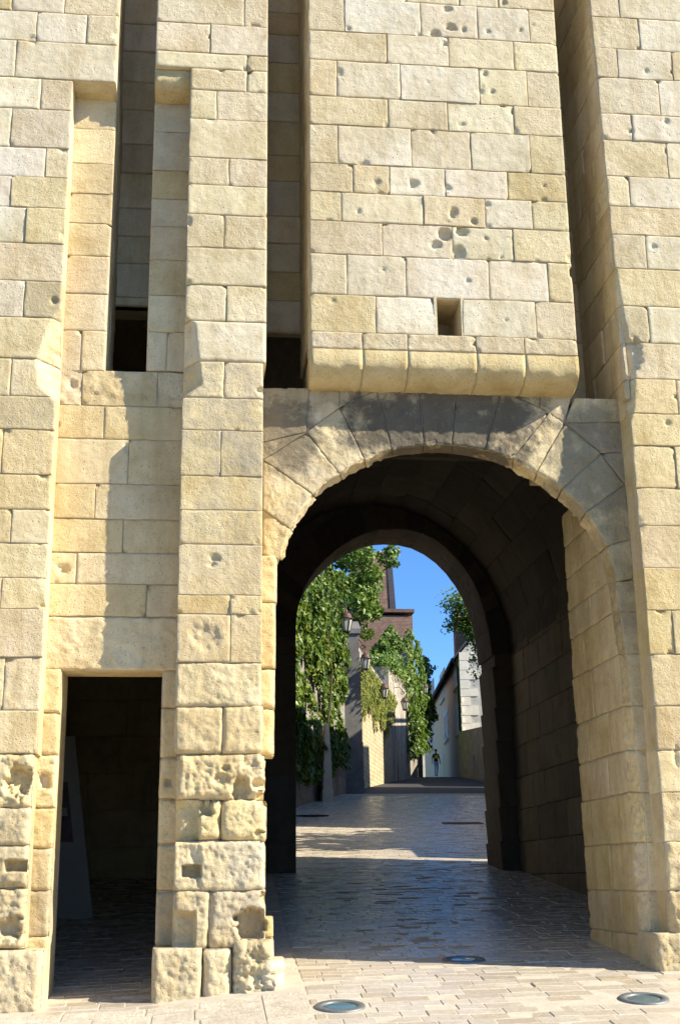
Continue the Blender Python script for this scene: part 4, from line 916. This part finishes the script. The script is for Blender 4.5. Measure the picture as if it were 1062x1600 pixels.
# ================================================================ LANTERNS
def lantern(px, py, Y, wpx, arm, label):
    """py = middle of the glass; arm = vector from lantern top to wall fixing (m)"""
    c = onY(px, py, Y); k = wpx/(FPX/(c-CAM).dot(Fv)); s = k/.46
    e = empty('street_lantern', c, label, 'lantern', 'lanterns on wall brackets'); L_ = lambda z: c+Vector((0, 0, z*s))
    b = MB(); b.lathe(c, [(.115*s, -.27*s), (.215*s, .16*s)], 6); b.build('glass', M_LGLASS, e)
    b = MB()
    for i in range(6):
        a = 2*math.pi*i/6; b.tube([c+Vector((.12*s*math.cos(a), .12*s*math.sin(a), -.28*s)), c+Vector((.222*s*math.cos(a), .222*s*math.sin(a), .17*s))], .014*s, 5)
    b.lathe(L_(-.32), [(.05*s, -.03*s), (.13*s, 0), (.13*s, .04*s)], 6); b.build('frame', M_IRON, e)
    b = MB(); b.lathe(L_(.16), [(.245*s, 0), (.25*s, .03*s), (.20*s, .06*s), (.185*s, .14*s), (.12*s, .22*s), (.05*s, .25*s), (.05*s, .30*s), (.02*s, .34*s), (.015*s, .46*s)], 18); b.build('cap', M_COPPER, e, True)
    top = L_(.62); w_ = top+Vector(arm)*s; up = Vector((0, 0, .42*s)); b = MB()
    b.tube([top, top+up*.35+Vector(arm)*.1*s, top+up+Vector(arm)*.3*s, w_.lerp(top, .35)+up*.9, w_+up*.3], .022*s, 6)
    sc = [top+Vector(arm)*.12*s+Vector((math.cos(t)*.13, 0, math.sin(t)*.13))*s*(1-t/9)+up*.1 for t in np.linspace(0, 6.5, 16)]; b.tube(sc, .016*s, 5)
    b.tube([w_+up*.2, w_.lerp(top, .5)-Vector((0, 0, .05*s))], .018*s, 5); b.tube([w_-Vector((0, 0, .3*s)), w_+Vector((0, 0, .5*s))], .03*s, 6); b.build('bracket', M_IRON, e)
lantern(541, 974, 30.5, 20, (-1.3, 1.0, -.1), 'largest and nearest wall lantern, against the dark ivy on the left')
lantern(571, 1035, 39.0, 16.5, (-.9, .5, 0), 'second nearest wall lantern, in front of the pale rendered wall')
lantern(600, 1081, 45., 14.5, (-.9, .5, 0), 'third wall lantern, hanging in front of the plants on the rubble wall')
lantern(632, 1101, 52.5, 12.5, (-.9, .5, 0), 'fourth wall lantern, in front of the tall streaked rendered wall')
lantern(664, 1077, 60., 9.5, (-1.1, .3, 0), 'farthest wall lantern, reddish cap against the house on the right')

# ================================================================ RIGHT SIDE OF THE STREET
HA, HB = onY(724, 1200, 61.5), onY(664, 1200, 91.5); HA.z = HB.z = 0
hd = (HB-HA).normalized(); hn_ = Vector((hd.y, -hd.x, 0))            # into the house (right)
def onH(x, y, off=0.):
    d = ray(x, y); n = hn_; p0 = HA+n*off; t = (p0-CAM).dot(n)/d.dot(n); return CAM+d*t
hs_ = empty('long_house', (HA.x, HA.y, 6), 'long beige rendered house with slate roof and white stone window surrounds on the right', 'house')
ze = onH(723, 1012).z; W_ = 7.5; Lh = (HB-HA).length
def hp_(s_, o_, z): q = HA+hd*s_+hn_*o_; return Vector((q.x, q.y, z))
b = MB(); b.hexa([hp_(0, 0, 4), hp_(Lh, 0, 4), hp_(Lh, W_, 4), hp_(0, W_, 4)], [hp_(0, 0, ze), hp_(Lh, 0, ze), hp_(Lh, W_, ze), hp_(0, W_, ze)])
b.prism([hp_(0, 0, ze), hp_(0, W_, ze), hp_(0, W_/2, ze+4.6)], hd*Lh); b.build('wall', M_HOUSE, hs_)
b = MB()
for sg in (0, 1):
    o0, o1 = (-.35, W_/2) if sg == 0 else (W_+.35, W_/2)
    b.prism([hp_(-.15, o0, ze-.3), hp_(Lh+.15, o0, ze-.3), hp_(Lh+.15, o1, ze+4.75), hp_(-.15, o1, ze+4.75)], (0, 0, .16))
rf = b.build('roof', M_SLATE, hs_)
b = MB(); b.tube([hp_(-.1, -.42, ze-.28), hp_(Lh, -.42, ze-.28)], .08, 8); b.build('gutter', M_IRON, hs_)
b = MB(); b.tube([hp_(.12, -.42, ze-.3), hp_(.12, -.12, ze-.7), hp_(.12, -.1, onH(724, 1165).z)], .06, 8); b.build('drainpipe', M_IRON, hs_)
cb_ = hp_(6, 2.6, 0); zc0 = onY(719, 1000, cb_.y).z; zc1 = onY(719, 965, cb_.y).z; xc0, xc1 = onY(711, 980, cb_.y).x, onY(728, 980, cb_.y).x
b = MB(); b.box(xc0, xc1, cb_.y, cb_.y+.7, ze+.5, zc1); b.box(xc0-.06, xc1+.06, cb_.y-.06, cb_.y+.76, zc1-.45, zc1-.25); ch = b.build('chimney', M_BRICK, rf)
b = MB(); b.lathe(((xc0+xc1)/2-.1, cb_.y+.35, zc1), [(.2, 0), (.16, .25), (.11, .6), (.13, .66), (.10, .68)], 12); pt = b.build('chimney_pot', simple('terracotta', (.35, .16, .09), (.45, .22, .12), 5, .8, .2, .01), rf)
# gable quoins (lit end wall): alternating white blocks over grey rubble
ga = pyd('gable_rubble', [hp_(-.03, .0, 4), hp_(-.03, W_, 4), hp_(-.03, W_, ze), hp_(-.03, W_/2, ze+4.4), hp_(-.03, 0, ze)], [(0, 1, 2, 3, 4)], simple('gable_stone', (.40, .38, .33), (.62, .59, .52), 3.5, .9, .6, .03), hs_)
z = 6.2; k = 0
while z < ze-.2:
    h_ = random.uniform(.42, .55); l_ = .95 if k % 2 else .5; b = MB(); b.hexa([hp_(-.07, -.03, z), hp_(.02, -.03, z), hp_(.02, l_, z), hp_(-.07, l_, z)], [hp_(-.07, -.03, z+h_-.03), hp_(.02, -.03, z+h_-.03), hp_(.02, l_, z+h_-.03), hp_(-.07, l_, z+h_-.03)]); b.build('quoin', M_TRIM, ga); z += h_; k += 1
# windows: surround of toothed stones, recessed pane, bars, sill
for (x0, x1, y0, y1) in [(671, 678, 1064, 1098), (687, 695, 1048, 1099), (713, 721, 1094, 1150), (693, 702, 1108, 1161), (670, 678, 1127, 1174), (709, 717, 1030, 1078)]:
    p0, p1 = onH(x0, (y0+y1)/2), onH(x1, (y0+y1)/2); s0, s1 = sorted(((p0-HA).dot(hd), (p1-HA).dot(hd))); zt_, zb_ = onH((x0+x1)/2, y0).z, onH((x0+x1)/2, y1).z
    sm_ = (s0+s1)/2; hw = max(.62, min(1.35, (s1-s0)*.5-.25))
    wn = MB(); wn.hexa([hp_(sm_-hw-.25, -.035, zb_), hp_(sm_+hw+.25, -.035, zb_), hp_(sm_+hw+.25, .05, zb_), hp_(sm_-hw-.25, .05, zb_)], [hp_(sm_-hw-.25, -.035, zt_), hp_(sm_+hw+.25, -.035, zt_), hp_(sm_+hw+.25, .05, zt_), hp_(sm_-hw-.25, .05, zt_)])
    wo = wn.build('window', M_TRIM, hs_)
    n_ = 7
    for j in range(n_):
        if j % 2 == 0:
            for sg in (-1, 1):
                zz0, zz1 = lerp(zb_, zt_, j/n_), lerp(zb_, zt_, (j+1)/n_); c0 = sm_+sg*(hw+.25); c1 = c0+sg*.28; b = MB(); a_, d_ = min(c0, c1), max(c0, c1)
                b.hexa([hp_(a_, -.033, zz0), hp_(d_, -.033, zz0), hp_(d_, .03, zz0), hp_(a_, .03, zz0)], [hp_(a_, -.033, zz1), hp_(d_, -.033, zz1), hp_(d_, .03, zz1), hp_(a_, .03, zz1)]); b.build('tooth_stone', M_TRIM, wo)
    def hq(nm, a_, d_, o0, o1, z0_, z1_, mt_):
        b = MB(); b.hexa([hp_(a_, o0, z0_), hp_(d_, o0, z0_), hp_(d_, o1, z0_), hp_(a_, o1, z0_)], [hp_(a_, o0, z1_), hp_(d_, o0, z1_), hp_(d_, o1, z1_), hp_(a_, o1, z1_)]); return b.build(nm, mt_, wo)
    hq('shutter', sm_-hw, sm_, -.05, -.036, zb_+.25, zt_-.3, M_SHUTTER); hq('shutter', sm_+.03, sm_+hw, -.05, -.036, zb_+.25, zt_-.3, M_SHUTTER) if x0 != 693 else hq('pane', sm_+.03, sm_+hw, -.045, -.036, zb_+.25, zt_-.3, M_DARKGLASS)
    hq('sill', sm_-hw-.15, sm_+hw+.15, -.14, -.03, zb_+.02, zb_+.16, M_TRIM)
# near house on the right (its flank shades the street) and the low garden wall after it
nh = empty('near_house', (9, 30, 3), 'rendered house along the right side of the street behind the gate', 'house')
q0, q1 = Vector((6.3, 16.0, 0)), Vector((12.0, 41, 0)); nd = (q1-q0).normalized(); nn = Vector((nd.y, -nd.x, 0)); Ln = (q1-q0).length
def np_(s_, o_, z): q = q0+nd*s_+nn*o_; return Vector((q.x, q.y, z))
b = MB(); b.hexa([np_(0, 0, 1), np_(Ln, 0, 3.5), np_(Ln, 6, 3.5), np_(0, 6, 1)], [np_(0, 0, 8.4), np_(Ln, 0, 9.6), np_(Ln, 6, 9.6), np_(0, 6, 8.4)]); b.build('wall', M_HOUSE, nh)
b = MB(); b.prism([np_(-.2, -.3, 8.2), np_(Ln+.2, -.3, 9.4), np_(Ln+.2, 3, 12), np_(-.2, 3, 10.8)], (0, 0, .15)); b.prism([np_(-.2, 6.3, 8.2), np_(Ln+.2, 6.3, 9.4), np_(Ln+.2, 3, 12), np_(-.2, 3, 10.8)], (0, 0, .15)); b.build('roof', M_SLATE, nh)
mh = empty('corner_house', (14.5, 50, 5), 'tall rendered house in the gap before the long house on the right', 'house')
q0, q1 = Vector((13.3, 46.5, 0)), Vector((14.9, 55, 0)); nd = (q1-q0).normalized(); nn = Vector((nd.y, -nd.x, 0)); Ln = (q1-q0).length
b = MB(); b.hexa([np_(0, 0, 3), np_(Ln, 0, 3.5), np_(Ln, 6, 3.5), np_(0, 6, 3)], [np_(0, 0, 11.4), np_(Ln, 0, 11.6), np_(Ln, 6, 11.6), np_(0, 6, 11.4)]); b.build('wall', M_HOUSE, mh)
b = MB(); b.prism([np_(-.2, -.3, 11.3), np_(Ln+.2, -.3, 11.5), np_(Ln+.2, 3, 14), np_(-.2, 3, 13.8)], (0, 0, .15)); b.build('roof', M_SLATE, mh)
fh = empty('far_house', (17, 104, 6.4), 'sunlit pale house closing the far end of the street', 'house')
b = MB(); b.box(13, 26, 104, 110, 4, 13); b.build('wall', M_PLASTER, fh)
b = MB(); b.prism([(12.7, 103.6, 12.9), (26.3, 103.6, 12.9), (26.3, 107, 15.5), (12.7, 107, 15.5)], (0, 0, .2)); b.build('roof', M_SLATE, fh)
for k in range(3):
    b = MB(); b.box(12.8+k*2.2, 13.7+k*2.2, 103.95, 104.02, 8.6, 10.2); b.build('window', M_DARKGLASS, fh)
wall_run('low_garden_wall', [(12.75, 43.1), (14.35, 61.3)], [7.0, 8.6], .5, M_GREYWALL, 'low grey garden wall in front of the long house on the right', side=1)
wall_run('street_shade_wall', [(5.9, 9.1), (6.25, 15.9)], [3.0, 3.5], .4, M_GREYWALL, 'unseen low stone wall added on the right past the passage to shade the street', side=1)  # out of view, added to shade the right of the street
rt = empty('street_shade_tree', (9.5, 11.5, 1.2), 'unseen leafy tree added on the right past the passage to dapple the street', 'tree')  # out of view, added to break up the sun on the street
cs2 = [(9.5+random.gauss(0, 1.2), 11.3+random.gauss(0, .9), 5.4+random.gauss(0, .7)) for k in range(26)]; rs2 = [random.uniform(.5, .95) for _ in cs2]
P_, N_, S_ = clumps(150, cs2, rs2, .2); leaf_mesh('crown', P_, N_, S_, M_LEAF, rt)
mb = MB(); mb.tube([(9.5, 11.5, 1), (9.55, 11.4, 3), (9.5, 11.3, 5.5)], [.22, .17, .06], 10)
for c in cs2[::3]: mb.tube([(9.55, 11.4, 3.2), Vector((9.5, 11.4, 4.2)).lerp(Vector(c), .5), c], [.08, .05, .02], 6)
mb.build('trunk', M_BARK, rt)
# wisteria reaching out over the street on the right
wi = empty('wisteria', (9.6, 34, 9), 'feathery wisteria branch reaching into the sky on the right', 'plant')
P_, N_, S_ = [], [], []
mb = MB(); root = onY(752, 1000, 36)
for (x, y) in [(690, 938), (700, 928), (712, 925), (722, 930), (705, 952), (698, 975), (712, 968), (730, 945), (735, 965), (728, 985), (738, 1000), (742, 1030), (744, 1060)]:
    tip = onY(x, y, 36+random.uniform(-.5, .5)); mid = root.lerp(tip, .55)+Vector((0, 0, .25)); mb = MB(); mb.tube([root, mid, tip], [.02, .012, .005], 5); mb.build('stem', M_BARK, wi)
    for k in range(240 if y < 990 else 110):
        t = random.random()**.6; g = (root.lerp(mid, t/.55) if t < .55 else mid.lerp(tip, (t-.55)/.45)); P_.append(tuple(g+Vector((random.gauss(0, .16), random.gauss(0, .2), random.gauss(-.08, .15))))); N_.append((random.gauss(0, .5), -.5, random.gauss(.7, .4))); S_.append(random.uniform(.04, .10))
leaf_mesh('leaves', P_, N_, S_, M_LEAF, wi)
# notice sign by the right hand wall
p = onG(742, 1218); sgn = empty('notice_sign', p, 'small pale notice sign on a post beside the right hand wall', 'sign')
Ys = p.y
b = MB(); q = onY(742, 1190, Ys); b.tube([p, Vector((p.x, p.y, onY(742, 1178, Ys).z))], .03, 8); b.build('post', M_STEEL, sgn)
b = MB(); u0, u1 = onY(739, 1199, Ys-.05), onY(746, 1178, Ys-.05); b.prism([(u0.x, Ys-.05, u0.z-.1), (u1.x, Ys-.05, u0.z+.05), (u1.x, Ys-.05, u1.z), (u0.x, Ys-.05, u1.z-.1)], (0, .03, 0)); b.build('board', M_WHITEP, sgn)

# ================================================================ PERSON
pp = onY(681.5, 1214, 74.5); Hh = 1.74; S = Hh/1.74
def person(loc, rz):
    J = dict(pel=(0, 0, .95), spn=(0, .01, 1.15), chs=(0, .01, 1.36), nck=(0, 0, 1.50), hd0=(0, -.02, 1.60), hd1=(0, -.02, 1.69), sL=(-.17, 0, 1.42), eL=(-.25, .02, 1.15), wL=(-.27, -.06, .91), hL=(-.27, -.08, .82), sR=(.17, 0, 1.42), eR=(.26, .03, 1.16), wR=(.29, -.03, .91), hR=(.29, -.05, .82),
             tL=(-.09, 0, .88), kL=(-.10, -.10, .50), aL=(-.10, -.06, .09), fL=(-.10, -.20, .05), tR=(.09, 0, .88), kR=(.11, .02, .50), aR=(.11, .18, .12), fR=(.11, .08, .04))
    rad = dict(pel=.14, spn=.13, chs=.15, nck=.055, hd0=.085, hd1=.085, sL=.065, eL=.045, wL=.032, hL=.035, sR=.065, eR=.045, wR=.032, hR=.035, tL=.09, kL=.062, aL=.045, fL=.04, tR=.09, kR=.062, aR=.045, fR=.04)
    E_ = [('pel', 'spn'), ('spn', 'chs'), ('chs', 'nck'), ('nck', 'hd0'), ('hd0', 'hd1'), ('chs', 'sL'), ('sL', 'eL'), ('eL', 'wL'), ('wL', 'hL'), ('chs', 'sR'), ('sR', 'eR'), ('eR', 'wR'), ('wR', 'hR'), ('pel', 'tL'), ('tL', 'kL'), ('kL', 'aL'), ('aL', 'fL'), ('pel', 'tR'), ('tR', 'kR'), ('kR', 'aR'), ('aR', 'fR')]
    ks = list(J); me = bpy.data.meshes.new('body'); me.from_pydata([J[k] for k in ks], [(ks.index(a), ks.index(b)) for a, b in E_], [])
    o = bpy.data.objects.new('person', me); col.objects.link(o)
    o.modifiers.new('s', 'SKIN'); sv = me.skin_vertices[0].data
    for i, k in enumerate(ks): sv[i].radius = (rad[k], rad[k]*(.72 if k in ('pel', 'spn', 'chs') else 1)); sv[i].use_root = (k == 'pel')
    o.modifiers.new('d', 'SUBSURF').levels = 2
    dg = bpy.context.evaluated_depsgraph_get(); nm = bpy.data.meshes.new_from_object(o.evaluated_get(dg)); o.modifiers.clear(); o.data = nm
    mats = [simple('skin', (.45, .27, .19), (.5, .31, .22), 5, .6, 0), simple('black_tshirt', (.012, .012, .013), (.02, .02, .02), 9, .9, 0), simple('blue_jeans', (.30, .38, .50), (.42, .50, .62), 9, .9, 0), simple('yellow_print', (.75, .5, .03), (.8, .55, .05), 9, .8, 0), simple('shoe', (.05, .045, .04), (.07, .06, .05), 9, .7, 0)]
    nm.materials.clear(); [nm.materials.append(x) for x in mats]
    for f in nm.polygons:
        c = f.center; i = 0
        if c.z < .11: i = 4
        elif c.z < .97 and abs(c.x) < .215: i = 2
        elif c.z < 1.49 and (abs(c.x) < .2 or c.z > 1.2): i = 1
        if i == 1 and c.y < -.04 and abs(c.x) < .11 and 1.16 < c.z < 1.40: i = 3
        f.material_index = i; f.use_smooth = True
    o.location = loc; o.rotation_euler = (0, 0, rz); tag(o, 'person walking down the street in black t-shirt with yellow print and blue jeans', 'person')
    b = MB(); b.lathe((0, 0, 0), [(.088, .0), (.1, .05), (.09, .1), (.05, .135), (.0001, .14)], 14); h_ = bpy.data.meshes.new('hair'); h_.from_pydata([tuple(v+Vector((0, 0, 1.655))) for v in b.v], [], b.f); h_.materials.append(simple('hair', (.05, .03, .02), (.08, .05, .03), 9, .7, 0)); h_.update()
    ho = bpy.data.objects.new('hair', h_); col.objects.link(ho); ho.parent = o; h_.polygons.foreach_set('use_smooth', [True]*len(h_.polygons))
    return o
person((pp.x, pp.y, gz(pp.x, pp.y)), R_(12))
